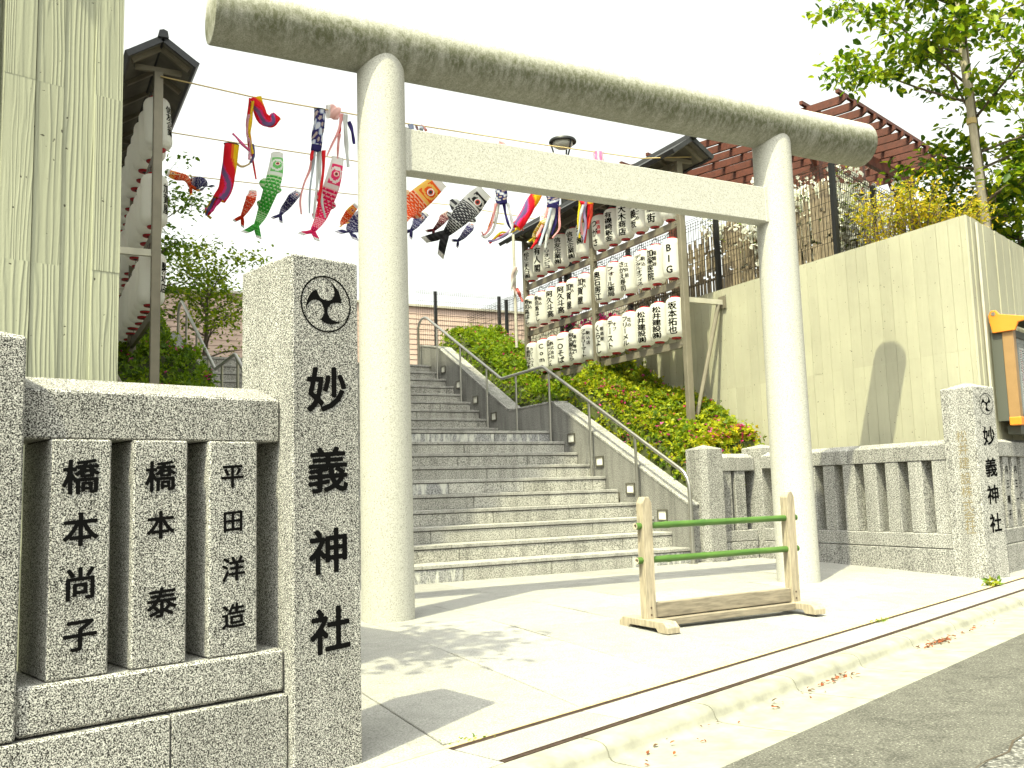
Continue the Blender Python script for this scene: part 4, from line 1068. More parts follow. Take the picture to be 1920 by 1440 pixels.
carp(4.8, [(557, 363), (546, 374), (536, 388), (528, 400)], 16, 'small purple carp streamer between the green and the pink carp', NAVY, 0.34, False, 10, False)
carp(4.8, [(664, 388), (655, 400), (647, 414), (643, 421)], 14, 'small orange carp tail showing beside the near gate pillar', ORANGE, 0.40, False, 11, False)
carp(4.8, [(690, 400), (676, 412), (662, 428), (652, 438)], 30, 'dark blue carp with its striped tail showing beside the near gate pillar', NAVY, 0.30, False, 12, False)
carp(4.8, [(801, 398), (788, 411), (776, 424), (768, 434)], 16, 'small navy carp streamer below the large orange carp', NAVY, 0.30, False, 13, False)
carp(4.8, [(848, 395), (833, 408), (822, 420), (815, 430)], 15, 'small dark maroon carp streamer behind the large black carp', MAROON, 0.30, False, 14, False)
carp(4.8, [(886, 417), (876, 430), (868, 442), (864, 448)], 14, 'small navy carp streamer under the belly of the large black carp', NAVY, 0.28, False, 15, False)
carp(2.6, [(1016, 406), (1012, 422), (1008, 436), (1006, 444)], 13, 'small yellow and white carp in front of the far lanterns', YELL, 0.30, False, 16, False)

def rainbow(seed):
    r_ = random.Random(seed); p = [r_.uniform(0, 6) for _ in range(4)]
    def f(t, a):
        v = math.sin(2*math.pi*a*1.0+2.6*t+p[0]+0.6*math.sin(7*t+p[1]))
        if v > 0.72: return (0.80, 0.62, 0.02)
        if v > 0.45: return (0.82, 0.20, 0.02)
        if v > -0.80: return (0.74, 0.02, 0.04)
        if v > -0.93: return (0.66, 0.05, 0.26)
        return (0.17, 0.12, 0.30)
    return f
def navy_print(seed):
    r_ = random.Random(seed); p = [r_.uniform(0, 6) for _ in range(4)]
    def f(t, a):
        v = math.sin(13*t+3.5*math.sin(2*math.pi*a+p[0])+p[1])+0.5*math.sin(23*t-5*a*6.28+p[2])
        if t > 0.86: return (0.03, 0.025, 0.12)
        if v > 0.55: return (0.66, 0.68, 0.74)
        if v > 0.25: return (0.34, 0.40, 0.58)
        return (0.035, 0.03, 0.13) if v > -0.9 else (0.50, 0.40, 0.36)
    return f
def windsock(y, path, wpx, label, colf, strs, seed, fold=0.06, hoop=True):
    P = [at_y(px, py, y) for px, py in path]; Q = smooth_path(P, 44); dep = (P[0]-CAM).dot(CF); wd = wpx*dep/FPX/2
    t_ = thing('windsock', label, 'windsock', Q[0], 'windsock streamers hanging over the stairs')
    V, F, C = loft(Q, lambda f: wd*(1-0.1*f), lambda f: 0.62, colf, 36, fold, seed); cloth_obj('tube', V, F, C, t_)
    if hoop:
        t, s, nn = frames(Q)[0]; mb = MB(); mb.tube([Q[0]+s*math.cos(2*math.pi*k/20)*wd+nn*math.sin(2*math.pi*k/20)*wd*0.62 for k in range(21)], 0.006, 6, caps=False); obj('hoop', mb, M['eyedark'], t_)
    for i, (pp, wp, col) in enumerate(strs):
        S = smooth_path([at_y(a, b, y+0.04*math.sin(i*2.1+seed)) for a, b in pp], 30); V, F, C = ribbon(S, wp*dep/FPX/2, col, seed*31+i); cloth_obj('streamer', V, F, C, t_)
    return t_
RD, PK, GY, WH_, NV, YL, LV = (0.74, 0.03, 0.04), (0.80, 0.42, 0.42), (0.52, 0.56, 0.62), (0.76, 0.77, 0.76), (0.06, 0.045, 0.20), (0.80, 0.66, 0.04), (0.38, 0.30, 0.48)
windsock(2.9, [(434, 271), (431, 305), (427, 335), (420, 358), (411, 374)], 27, 'rainbow cloth tube hanging open-mouthed from the middle rope', rainbow(3),
         [([(408, 370), (400, 388), (390, 404)], 9, RD), ([(414, 372), (404, 385), (396, 396), (384, 390)], 8, (0.70, 0.05, 0.25)), ([(404, 368), (396, 380), (386, 398), (396, 410)], 9, (0.55, 0.40, 0.04)), ([(437, 300), (452, 312), (466, 308), (472, 297)], 6, (0.62, 0.50, 0.30)), ([(402, 372), (392, 392), (386, 404)], 8, (0.12, 0.10, 0.22))], 3, 0.05)
windsock(0.9, [(478, 184), (486, 205), (496, 224), (508, 229), (517, 217)], 22, 'red and yellow windsock folded over the highest rope', rainbow(8),
         [([(470, 184), (468, 208), (464, 235), (466, 262), (470, 290)], 10, RD), ([(474, 190), (470, 225), (468, 255), (474, 288)], 8, (0.78, 0.55, 0.03)), ([(466, 215), (465, 250), (469, 275), (467, 300)], 9, (0.72, 0.40, 0.50)), ([(466, 240), (470, 270), (474, 300), (480, 336)], 6, RD), ([(468, 282), (456, 272), (444, 258), (436, 250)], 7, (0.72, 0.16, 0.36)), ([(472, 270), (476, 290), (470, 305)], 8, (0.14, 0.12, 0.26))], 8, 0.16, False)
windsock(0.9, [(600, 206), (598, 232), (595, 258), (592, 283)], 21, 'navy and white patterned windsock on the highest rope beside the gate pillar', navy_print(2),
         [([(586, 282), (582, 315), (570, 345), (563, 375), (565, 402)], 6, PK), ([(586, 283), (583, 300), (587, 292)], 7, RD), ([(590, 284), (586, 320), (581, 360), (580, 400)], 6, GY), ([(597, 284), (596, 325), (592, 370), (588, 410)], 8, WH_), ([(607, 282), (606, 320), (600, 365), (596, 405)], 8, RD), ([(601, 284), (600, 330), (604, 380), (610, 408)], 7, (0.70, 0.72, 0.72))], 2, 0.08)
windsock(0.9, [(613, 208), (620, 209), (628, 211), (636, 214)], 26, 'pale pink windsock blown sideways on the highest rope', lambda t, a: (0.80, 0.52, 0.50) if t > 0.2 else (0.74, 0.74, 0.74),
         [([(640, 213), (638, 232), (632, 252), (622, 272), (613, 292)], 7, PK), ([(641, 213), (638, 235), (636, 252)], 8, RD), ([(636, 250), (634, 275), (633, 297)], 7, PK), ([(647, 214), (648, 245), (650, 280), (653, 313)], 11, (0.66, 0.67, 0.66)), ([(654, 228), (660, 245), (664, 270)], 10, NV)], 5, 0.10, False)
windsock(0.9, [(770, 233), (771, 240), (772, 248), (773, 256)], 10, 'small blue-grey cloth hanging just above the tie beam next to the pillar', lambda t, a: (0.34, 0.38, 0.52),
         [([(788, 236), (795, 240), (800, 246)], 9, PK), ([(780, 235), (783, 243), (785, 250)], 6, (0.45, 0.30, 0.32)), ([(792, 236), (790, 244), (796, 252)], 10, GY)], 6, 0.05, False)
windsock(2.9, [(940, 351), (940, 361), (940, 371), (941, 382)], 23, 'navy and white windsock below the tie beam beside the black carp', navy_print(5),
         [([(930, 381), (926, 402), (920, 425), (908, 440), (903, 434)], 6, PK), ([(934, 382), (931, 405), (925, 430), (912, 444), (902, 442)], 8, WH_), ([(945, 382), (948, 402), (953, 420), (959, 430)], 7, NV), ([(952, 381), (957, 402), (961, 424), (955, 438)], 7, (0.70, 0.70, 0.72)), ([(921, 415), (932, 419), (946, 420)], 4, YL), ([(926, 400), (918, 422), (914, 432)], 5, (0.78, 0.24, 0.05))], 5, 0.06)
windsock(2.9, [(1007, 360), (996, 382), (983, 405), (968, 426)], 21, 'rainbow cloth tube slanting down to the roof of the lantern rack', rainbow(14),
         [([(966, 424), (950, 438), (932, 444), (918, 456)], 7, RD), ([(970, 428), (955, 436), (940, 436), (925, 448)], 6, YL), ([(964, 428), (945, 442), (930, 450), (915, 452)], 7, LV), ([(966, 424), (976, 427), (982, 432)], 6, PK)], 14, 0.08)
windsock(2.5, [(1037, 364), (1037, 372), (1037, 380), (1037, 389)], 25, 'navy and white windsock with long streamers in front of the far lanterns', navy_print(9),
         [([(1028, 389), (1022, 412), (1012, 432), (1006, 445)], 9, PK), ([(1032, 390), (1028, 412), (1018, 440), (1012, 460)], 9, (0.60, 0.66, 0.76)), ([(1037, 390), (1034, 415), (1027, 440), (1022, 466)], 11, WH_), ([(1044, 390), (1042, 412), (1038, 430), (1034, 440)], 8, NV), ([(1049, 388), (1049, 412), (1048, 430), (1036, 446)], 6, PK), ([(1012, 436), (1006, 452), (996, 466)], 8, RD), ([(1020, 428), (1014, 445), (1010, 455)], 7, (0.20, 0.14, 0.30))], 9, 0.05)
windsock(2.2, [(1097, 366), (1098, 372), (1099, 378), (1100, 384)], 25, 'windsock with a bunch of red, yellow and purple streamers under the rack roof', rainbow(20),
         [([(1088, 376), (1086, 398), (1084, 420), (1087, 446)], 7, YL), ([(1093, 378), (1094, 398), (1089, 416), (1092, 440)], 8, PK), ([(1098, 378), (1096, 400), (1098, 425), (1094, 450)], 8, LV), ([(1104, 378), (1104, 400), (1100, 425), (1096, 456)], 9, RD), ([(1109, 378), (1108, 405), (1102, 430)], 9, (0.78, 0.10, 0.06)), ([(1094, 384), (1088, 405), (1086, 430), (1083, 442)], 6, GY), ([(1100, 380), (1092, 400), (1090, 418)], 6, YL)], 20, 0.05, False)
windsock(0.9, [(1122, 285), (1122, 294), (1123, 303), (1123, 314)], 19, 'pink and white striped windsock peeping over the tie beam', lambda t, a: (0.80, 0.28, 0.52) if math.sin(40*a) > -0.4 else WHITE, [], 7, 0.05, False)
windsock(0.9, [(936, 267), (941, 270), (946, 274), (950, 280)], 10, 'scrap of pale pink cloth just above the tie beam near its middle', lambda t, a: (0.80, 0.56, 0.56), [], 12, 0.05, False)
# ================================================================== planting
def leaf_mesh(name, pos, nrm, size, cols, rng, asp=0.45, droop=0.0, fold=0.25):
    """one folded four-sided leaf (two quads along the midrib) per position"""
    n = len(pos); a = rng.normal(size=(n, 3)); nrm = nrm/np.linalg.norm(nrm, axis=1, keepdims=True)
    t = a - nrm*np.sum(a*nrm, 1, keepdims=True); t /= np.linalg.norm(t, axis=1, keepdims=True)
    if droop: t[:, 2] -= droop; t /= np.linalg.norm(t, axis=1, keepdims=True)
    b = np.cross(nrm, t); b /= np.linalg.norm(b, axis=1, keepdims=True); s = size[:, None]; n2 = np.cross(t, b)
    A = pos; D = pos + t*s; m1 = pos + t*s*0.5 + n2*s*0.06
    q1 = pos + t*s*0.30; q2 = pos + t*s*0.70 - n2*s*0.03; w1 = b*s*asp*0.5; lift_ = n2*s*fold*0.25
    V = np.stack([A, q1+w1+lift_, q2+w1*0.78+lift_, D-n2*s*0.10, q2-w1*0.78+lift_, q1-w1+lift_], 1).reshape(-1, 3); i = np.arange(n)*6
    F = np.concatenate([np.stack([i, i+1, i+2, i+3], 1), np.stack([i, i+3, i+4, i+5], 1)]); C = np.concatenate([cols, cols])
    return big_mesh(name, V, F, M['leaf'], C)
def pal(rng, n, cs, var=0.18):
    cs = np.array(cs); c = cs[rng.integers(0, len(cs), n)]; return np.clip(c*(1+rng.uniform(-var, var, (n, 1))), 0, 1)
AZ = [(0.12, 0.19, 0.006), (0.19, 0.26, 0.007), (0.28, 0.34, 0.008), (0.36, 0.38, 0.009), (0.08, 0.15, 0.006)]
AZD = [(0.12, 0.21, 0.008), (0.17, 0.28, 0.009), (0.24, 0.34, 0.010), (0.07, 0.14, 0.008)]
AZY = [(0.42, 0.40, 0.012), (0.32, 0.34, 0.010), (0.52, 0.42, 0.012), (0.20, 0.25, 0.008)]
def fbm(x, y, s):
    return (np.sin(x*3.1*s+1.3)*np.cos(y*2.7*s+0.4)+0.6*np.sin(x*6.7*s+y*5.1*s)+0.4*np.cos(x*11.3*s-y*9.1*s))/2.0
def hedge(name, label, x0, x1, y0, y1, zf, colors, n, seed, flowers, fcols, lsize=0.045, step=0.05):
    rng = np.random.default_rng(seed)
    t = thing(name, label, 'hedge', ((x0+x1)/2, (y0+y1)/2, float(zf(np.array([(x0+x1)/2]), np.array([(y0+y1)/2]))[0])-0.4))
    # woody core under the leaves
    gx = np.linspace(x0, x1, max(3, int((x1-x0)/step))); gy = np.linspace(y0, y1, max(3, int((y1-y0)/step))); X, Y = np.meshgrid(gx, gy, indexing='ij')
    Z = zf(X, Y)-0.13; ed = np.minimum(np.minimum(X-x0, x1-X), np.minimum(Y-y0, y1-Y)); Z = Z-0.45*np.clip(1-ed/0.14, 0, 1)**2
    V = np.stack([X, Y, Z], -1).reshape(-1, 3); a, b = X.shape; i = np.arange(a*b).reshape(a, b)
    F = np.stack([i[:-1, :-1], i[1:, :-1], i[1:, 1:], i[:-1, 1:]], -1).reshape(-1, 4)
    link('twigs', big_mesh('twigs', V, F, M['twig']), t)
    # whorls of leaves over the mounded surface
    m = n//6; x = rng.uniform(x0-0.05, x1+0.05, m); y = rng.uniform(y0-0.05, y1+0.05, m)
    ed = np.minimum(np.minimum(x-x0, x1-x), np.minimum(y-y0, y1-y)); drop = 0.42*np.clip(1-ed/0.16, 0, 1.3)**2
    e = 0.03; gxn = (zf(x+e, y)-zf(x-e, y))/(2*e); gyn = (zf(x, y+e)-zf(x, y-e))/(2*e)
    N = np.stack([-gxn, -gyn, np.ones(m)], 1); N[:, 0] += np.where(x-x0 < 0.15, -1.2, 0)+np.where(x1-x < 0.15, 0.9, 0); N[:, 1] += np.where(y-y0 < 0.15, -1.2, 0)
    N /= np.linalg.norm(N, axis=1, keepdims=True)
    dep = np.abs(rng.normal(0, 0.05, m)); tip = rng.random(m) < 0.10
    P = np.stack([x, y, zf(x, y)-drop], 1) - N*dep[:, None] + N*(tip*rng.uniform(0.02, 0.09, m))[:, None]
    ax = N + rng.normal(0, 0.45, (m, 3)); ax /= np.linalg.norm(ax, axis=1, keepdims=True)
    pos = np.repeat(P, 6, 0); axr = np.repeat(ax, 6, 0); sd = rng.normal(size=(m*6, 3)); sd -= axr*np.sum(sd*axr, 1, keepdims=True); sd /= np.linalg.norm(sd, axis=1, keepdims=True)
    up = axr*0.55+sd; up /= np.linalg.norm(up, axis=1, keepdims=True)
    nrm = axr-up*np.sum(axr*up, 1, keepdims=True)*1.0 + rng.normal(0, 0.15, (m*6, 3))
    size = np.repeat(rng.uniform(0.6, 1.5, m), 6)*rng.uniform(0.75, 1.15, m*6)*lsize; cb = pal(rng, m, colors); c = np.repeat(cb, 6, 0)*rng.uniform(0.85, 1.15, (m*6, 1))
    nn = nrm/np.linalg.norm(nrm, axis=1, keepdims=True); tt = up - nn*np.sum(up*nn, 1, keepdims=True); tt /= np.linalg.norm(tt, axis=1, keepdims=True); bb = np.cross(nn, tt); s = size[:, None]
    A = pos; D = pos+tt*s; mid = pos+tt*s*0.55; L = mid+bb*s*0.2+nn*s*0.05; Q = mid-bb*s*0.2+nn*s*0.05
    V = np.stack([A, L, D, Q], 1).reshape(-1, 3); i = np.arange(m*6)*4; F = np.stack([i, i+1, i+2, i+3], 1)
    link('foliage', big_mesh('foliage', V, F, M['leaf'], np.clip(c, 0, 1)), t)
    # flowers: five petals each
    if flowers:
        k = flowers; ctr = rng.uniform(0, 1, (max(3, k//7), 2)); cc = ctr[rng.integers(0, len(ctr), k)]+rng.normal(0, 0.035, (k, 2))
        mixm = rng.random(k) < 0.45; cc[mixm] = rng.uniform(0.03, 0.97, (mixm.sum(), 2)); cc = np.clip(cc, 0.01, 0.99)
        x = x0+cc[:, 0]*(x1-x0); y = y0+cc[:, 1]*(y1-y0); z = zf(x, y)+0.012
        ed = np.minimum(np.minimum(x-x0, x1-x), np.minimum(y-y0, y1-y)); z = z-0.42*np.clip(1-ed/0.16, 0, 1.3)**2
        C0 = np.repeat(np.stack([x, y, z], 1), 5, 0); an = np.tile(np.arange(5)*2*np.pi/5, k)+np.repeat(rng.uniform(0, 6, k), 5)
        tl = rng.normal(0, 0.5, (k, 2)); d = np.stack([np.cos(an), np.sin(an), 0.35+np.repeat(tl[:, 0], 5)*np.cos(an)+np.repeat(tl[:, 1], 5)*np.sin(an)], 1); d /= np.linalg.norm(d, axis=1, keepdims=True)
        sd = np.stack([-np.sin(an), np.cos(an), np.zeros(len(an))], 1); s = np.repeat(rng.uniform(0.016, 0.030, k), 5)[:, None]
        V = np.stack([C0, C0+d*s*0.6+sd*s*0.42, C0+d*s, C0+d*s*0.6-sd*s*0.42], 1).reshape(-1, 3); i = np.arange(k*5)*4; F = np.stack([i, i+1, i+2, i+3], 1)
        c = np.repeat(pal(rng, k, fcols, 0.12), 5, 0); link('blossoms', big_mesh('blossoms', V, F, M['blossom'], c), t)
    return t
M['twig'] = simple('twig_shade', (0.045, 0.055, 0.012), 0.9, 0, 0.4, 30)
MAG = [(0.62, 0.02, 0.22), (0.72, 0.05, 0.32), (0.55, 0.01, 0.12), (0.75, 0.12, 0.40)]
def zbed(y):
    return np.interp(y, [-0.3, 0.0, 2.70, 3.94, 6.43, 7.3, 9], [0.50, 0.58, 1.90, 1.91, 3.19, 3.3, 3.3])
mb = MB(); ys = np.linspace(0.24, 7.3, 38)
for x0, x1 in ((0.235, WX-0.005), (-6.09, -4.34)): mb.add([(x0, 0.24, -0.2), (x1, 0.24, -0.2), (x1, 0.24, float(zbed(0.24))-0.1), (x0, 0.24, float(zbed(0.24))-0.1)], [(0, 1, 2, 3)])
for a, b in zip(ys[:-1], ys[1:]):
    za, zb_ = float(zbed(a))-0.10, float(zbed(b))-0.10
    for x0, x1 in ((0.235, WX-0.005), (-6.09, -4.34)): mb.add([(x0, a, za), (x1, a, za), (x1, b, zb_), (x0, b, zb_)], [(0, 1, 2, 3)])
tag(obj('garden_bed', mb, M['soil']), kind='structure')
zr1 = lambda x, y: zbed(y-0.10)+0.34+0.34*(np.asarray(x)-0.24)+0.11*fbm(np.asarray(x), np.asarray(y), 1.0)
hedge('azalea_hedge', 'sunny yellow-green azalea hedge with pink flowers, lower bed beside the bottom steps', 0.27, WX-0.05, 0.25, 3.05, zr1, AZ+AZY[1:2], 44000, 1, 170, MAG)
zr2 = lambda x, y: np.minimum(zbed(y-0.1)+0.34+0.10*(np.asarray(x)-0.24), 3.62)+0.10*fbm(np.asarray(x), np.asarray(y), 1.1)
hedge('azalea_hedge', 'deeper green azalea hedge with few red flowers, upper bed beside the top steps', 0.27, WX-0.05, 3.0, 7.15, zr2, AZ[:3]+AZD[:3], 48000, 2, 90, [(0.50, 0.01, 0.09), (0.62, 0.03, 0.2)])
zr3 = lambda x, y: 1.28+0.22*np.asarray(x)+0.10*fbm(np.asarray(x), np.asarray(y), 1.5)
hedge('azalea_hedge', 'yellow azalea clump with magenta flowers just behind the plain stone fence', 0.42, WX-0.06, 0.22, 0.85, lambda x, y: zr3(x, y)-0.12, AZY+AZ[1:3], 10000, 3, 170, MAG)
zl = lambda x, y: np.minimum(zbed(y-0.1)+0.52, 3.75)+0.12*fbm(np.asarray(x), np.asarray(y), 1.0)
hedge('azalea_hedge', 'shaded dark green azalea hedge with magenta flowers around the lantern rack behind the pier', -6.05, -4.30, 0.3, 6.9, zl, AZD, 48000, 4, 260, MAG, 0.05)

# ---- trees
def tree(name, label, base, top, r0, limbs, n_leaf, colors, lsize, seed, cat='tree', spread=0.16, droop=0.5, twig_n=5, mat=None, blossom=None):
    rng = np.random.default_rng(seed); r_ = random.Random(seed)
    t = thing(name, label, cat, base); mb = MB(); base = Vector(base); top = Vector(top)
    trunk = smooth_path([base, base.lerp(top, 0.35)+Vector((r_.uniform(-.05, .05), r_.uniform(-.05, .05), 0)), base.lerp(top, 0.7)+Vector((r_.uniform(-.06, .06), r_.uniform(-.06, .06), 0)), top], 24)
    mb.tube(trunk, [r0*(1-0.8*i/23) for i in range(24)], 9); o = obj('trunk', mb, mat or M['bark'], t, smooth=True)
    mb = MB(); spots = []; wts = []
    for (f, az, el, ln) in limbs:
        i = int(f*23); p = trunk[i]; d = Vector((math.cos(R(az))*math.cos(R(el)), math.sin(R(az))*math.cos(R(el)), math.sin(R(el))))
        P = [p, p+d*ln*0.35+ZV*0.03, p+d*ln*0.7+ZV*r_.uniform(-0.02, 0.10)*ln, p+d*ln+ZV*r_.uniform(-0.12, 0.02)*ln]
        Q = smooth_path(P, 14); rr = r0*0.40*(1-f*0.5); mb.tube(Q, [rr*(1-0.85*k/13) for k in range(14)], 6)
        for k in range(3, 14):
            spots.append(Q[k]); wts.append(1.0)
        for q in range(twig_n):
            k = r_.randint(3, 12); a = r_.uniform(0, 2*math.pi); tl = ln*r_.uniform(0.22, 0.5)
            dd = (d*0.5+Vector((math.cos(a), math.sin(a), r_.uniform(-0.5, 0.6)))).normalized()
            T_ = smooth_path([Q[k], Q[k]+dd*tl*0.5+ZV*0.02, Q[k]+dd*tl-ZV*0.05*tl], 7); mb.tube(T_, [rr*0.35*(1-0.8*j/6) for j in range(7)], 4)
            for j in range(2, 7): spots.append(T_[j]); wts.append(1.3)
    obj('limbs', mb, mat or M['bark'], t, smooth=True)
    S = np.array([tuple(s) for s in spots]); wts = np.array(wts)/sum(wts); idx = rng.choice(len(S), n_leaf, p=wts)
    pos = S[idx]+rng.normal(0, spread, (n_leaf, 3))*np.array([1, 1, 0.55]); nrm = np.stack([rng.normal(0, 0.6, n_leaf), rng.normal(0, 0.6, n_leaf), np.ones(n_leaf)], 1)
    link('crown', leaf_mesh('crown', pos, nrm, lsize*rng.uniform(0.6, 1.2, n_leaf), pal(rng, n_leaf, colors), rng, 0.55, droop), t)
    if blossom:
        m, cs, sz = blossom; idx = rng.choice(len(S), m, p=wts); pos = S[idx]+rng.normal(0, spread*1.1, (m, 3)); nrm = rng.normal(0, 1, (m, 3))
        link('blossoms', leaf_mesh('blossoms', pos, nrm, sz*rng.uniform(0.6, 1.2, m), pal(rng, m, cs), rng, 0.9), t)
    return t
LEAFY = [(0.10, 0.18, 0.006), (0.16, 0.25, 0.008), (0.06, 0.13, 0.006), (0.26, 0.34, 0.010), (0.045, 0.10, 0.006)]
TB = at_d(1853, 440, 10.0); TB.z = 3.0; TT = at_d(1772, -140, 10.3)
lim = [(0.16, 20, 12, 1.2), (0.20, 290, 22, 0.9), (0.27, 350, 20, 1.3), (0.30, 70, 20, 1.4), (0.34, 330, 15, 1.5), (0.40, 195, 30, 1.3), (0.42, 260, 25, 1.3), (0.45, 130, 25, 1.5),
       (0.47, 10, 18, 1.7), (0.52, 175, 25, 1.75), (0.56, 215, 30, 1.5), (0.58, 60, 30, 1.5), (0.62, 340, 28, 1.5), (0.66, 185, 30, 1.55), (0.70, 140, 30, 1.3), (0.74, 260, 35, 1.1), (0.78, 20, 35, 1.2), (0.82, 190, 38, 1.2), (0.87, 90, 40, 1.0), (0.92, 220, 45, 0.9)]
tree('broadleaf_tree', 'slender bright green tree tied to a pale stake above the concrete wall corner', TB+Vector((0.10, 0.06, 0)), TT+Vector((0.30, 0.1, 0.3)), 0.055, lim, 7000, LEAFY+LEAFY[3:4]+[(0.32, 0.38, 0.012)], 0.105, 5, spread=0.12, droop=0.45, twig_n=6)
mb = MB(); mb.tube([TB, TB.lerp(TT, 0.5)+Vector((0.01, 0, 0)), TT], [0.048, 0.040, 0.030], 10)
st = thing('tree_stake', 'pale round wooden stake supporting the slender tree above the wall corner', 'stake', TB)
auto_smooth(obj('stake_pole', mb, M['stake'], st, smooth=True)); mb = MB(); q = TB.lerp(TT, 0.42); mb.lathe([(0.046, -0.03), (0.05, -0.03), (0.05, 0.03), (0.046, 0.03)], q, 12); obj('tie', mb, M['rope'], st)
t2 = at_d(1905, 470, 11.2); t2.z = 3.0
tree('broadleaf_tree', 'leafy bright green shrub-like tree at the far end of the concrete street wall', t2, t2+Vector((0.25, 0.2, 1.5)), 0.04, [(0.2+0.1*i, 47*i, 20+5*(i % 3), 0.75) for i in range(8)], 2400, LEAFY, 0.10, 15, spread=0.12, twig_n=5)
t2 = at_d(1868, 452, 10.6); t2.z = 3.0
tree('sapling', 'thin bare sapling with a few yellow leaves beside the tree stake', t2, t2+Vector((-0.05, 0, 1.35)), 0.013, [(0.45+0.07*i, 80*i, 55, 0.35) for i in range(7)], 130, [(0.30, 0.30, 0.03), (0.20, 0.26, 0.03)], 0.06, 25, cat='sapling', spread=0.05, twig_n=3)
LT = at_y(352, 640, 8.6); LT.z = 2.94
MAP = [(0.15, 0.23, 0.008), (0.23, 0.32, 0.010), (0.09, 0.16, 0.007), (0.32, 0.38, 0.012)]
ll = [(0.15+0.055*i, (137*i) % 360, 18+(i*7) % 25, 1.15-0.35*abs(i/15-0.4)) for i in range(16)]
tree('maple_tree', 'small light green maple behind the far handrail', LT+Vector((0.25, 0, 0)), LT+Vector((0.35, 0.1, 1.75)), 0.05, ll, 3600, MAP, 0.085, 6, spread=0.15, droop=0.2)
LT2 = at_y(300, 560, 6.4); LT2.z = 2.9
ll = [(0.35+0.05*i, (101*i) % 360, 15+(i*11) % 30, 0.85) for i in range(13)]
tree('maple_tree', 'darker sparse maple rising behind the lantern rack by the pier', LT2+Vector((-0.25, 0.3, 0)), LT2+Vector((-0.15, 0.3, 2.6)), 0.05, ll, 1900, LEAFY[:3], 0.085, 7, spread=0.13, droop=0.3)

def shrub(name, label, c, n_st, h, rad, n_leaf, colors, lsize, seed, asp=0.4, blossom=None, mat=None):
    rng = np.random.default_rng(seed); r_ = random.Random(seed); t = thing(name, label, 'shrub', c); mb = MB(); S = []
    for i in range(n_st):
        a = r_.uniform(0, 6.28); ln = h*r_.uniform(0.7, 1.15); sp = rad*r_.uniform(0.3, 1.1); b = Vector(c)+Vector((r_.uniform(-1, 1)*rad*0.35, r_.uniform(-1, 1)*rad*0.35, 0))
        Q = smooth_path([b, b+Vector((math.cos(a)*sp*0.4, math.sin(a)*sp*0.4, ln*0.6)), b+Vector((math.cos(a)*sp, math.sin(a)*sp, ln*r_.uniform(0.8, 1.0)))], 12)
        mb.tube(Q, [0.007*(1-0.7*k/11) for k in range(12)], 4); S += [tuple(p) for p in Q[3:]]
    obj('stems', mb, mat or M['bark'], t); S = np.array(S); idx = rng.integers(0, len(S), n_leaf)
    pos = S[idx]+rng.normal(0, 0.055, (n_leaf, 3)); nrm = np.stack([rng.normal(0, .7, n_leaf), rng.normal(0, .7, n_leaf), np.ones(n_leaf)], 1)
    link('foliage', leaf_mesh('foliage', pos, nrm, lsize*rng.uniform(0.6, 1.2, n_leaf), pal(rng, n_leaf, colors), rng, asp, 0.1), t)
    if blossom:
        m, cs, sz = blossom; idx = rng.integers(0, len(S), m); pos = S[idx]+rng.normal(0, 0.07, (m, 3)); nrm = rng.normal(0, 1, (m, 3))
        link('blossoms', leaf_mesh('blossoms', pos, nrm, sz*rng.uniform(0.6, 1.2, m), pal(rng, m, cs), rng, 0.9), t)
    return t
YEL = [(0.48, 0.38, 0.015), (0.40, 0.36, 0.02), (0.55, 0.40, 0.02), (0.30, 0.32, 0.02)]
for i, (px, py, D, h, rd, lb) in enumerate([(1655, 440, 9.9, 0.85, 0.42, 'yellow leaved shrub over the wall edge beside the dark fence corner'), (1722, 425, 9.7, 0.80, 0.42, 'yellow leaved shrub in the middle of the clump over the wall edge'),
                                           (1785, 408, 9.6, 0.62, 0.38, 'yellow leaved shrub at the wall corner, next to the tree stake')]):
    c = at_d(px, py, D); c.z = 3.02; shrub('yellow_shrub', lb, c, 34, h, rd, 900, YEL, 0.055, 40+i)
c = at_d(1740, 350, 10.6); c.z = 3.02
shrub('green_shrub', 'dark green shrub behind the yellow shrubs under the pergola end', c, 22, 1.25, 0.45, 700, LEAFY, 0.10, 50, 0.6)
WHT = [(0.80, 0.80, 0.74), (0.78, 0.78, 0.68)]
for i, (px, D) in enumerate([(1395, 12.0), (1465, 11.3), (1530, 11.0), (1600, 11.2)]):
    c = at_d(px, 330, D); c.z = 3.02
    shrub('flowering_shrub', ['white flowering shrub above the tie beam end, behind the wire fence', 'white flowering shrub behind the far gate pillar top and wire fence', 'white flowering shrub just under the round top beam end', 'white flowering shrub by the dark pergola post'][i],
          c, 22, 1.32, 0.50, 420, LEAFY, 0.07, 60+i, 0.4, (1900, WHT, 0.062))
mb = None
c = Vector((1.75, 4.2, 3.0)); shrub('pink_shrub', 'bright pink flowers showing between the lantern rows of the nearer bay', c, 18, 0.42, 0.7, 160, LEAFY, 0.06, 70, 0.4, (420, MAG, 0.07))
sb = Vector((-6.45, -3.55, -0.2))
tree('street_tree', 'leafy tree standing close behind the concrete pier, dappling the forecourt with shade', sb, sb+Vector((0.15, -0.85, 5.1)), 0.05, [(0.84+0.012*i, (97*i) % 360, 4+(i*7) % 14, 0.55) for i in range(12)], 600, LEAFY, 0.11, 33, spread=0.12)
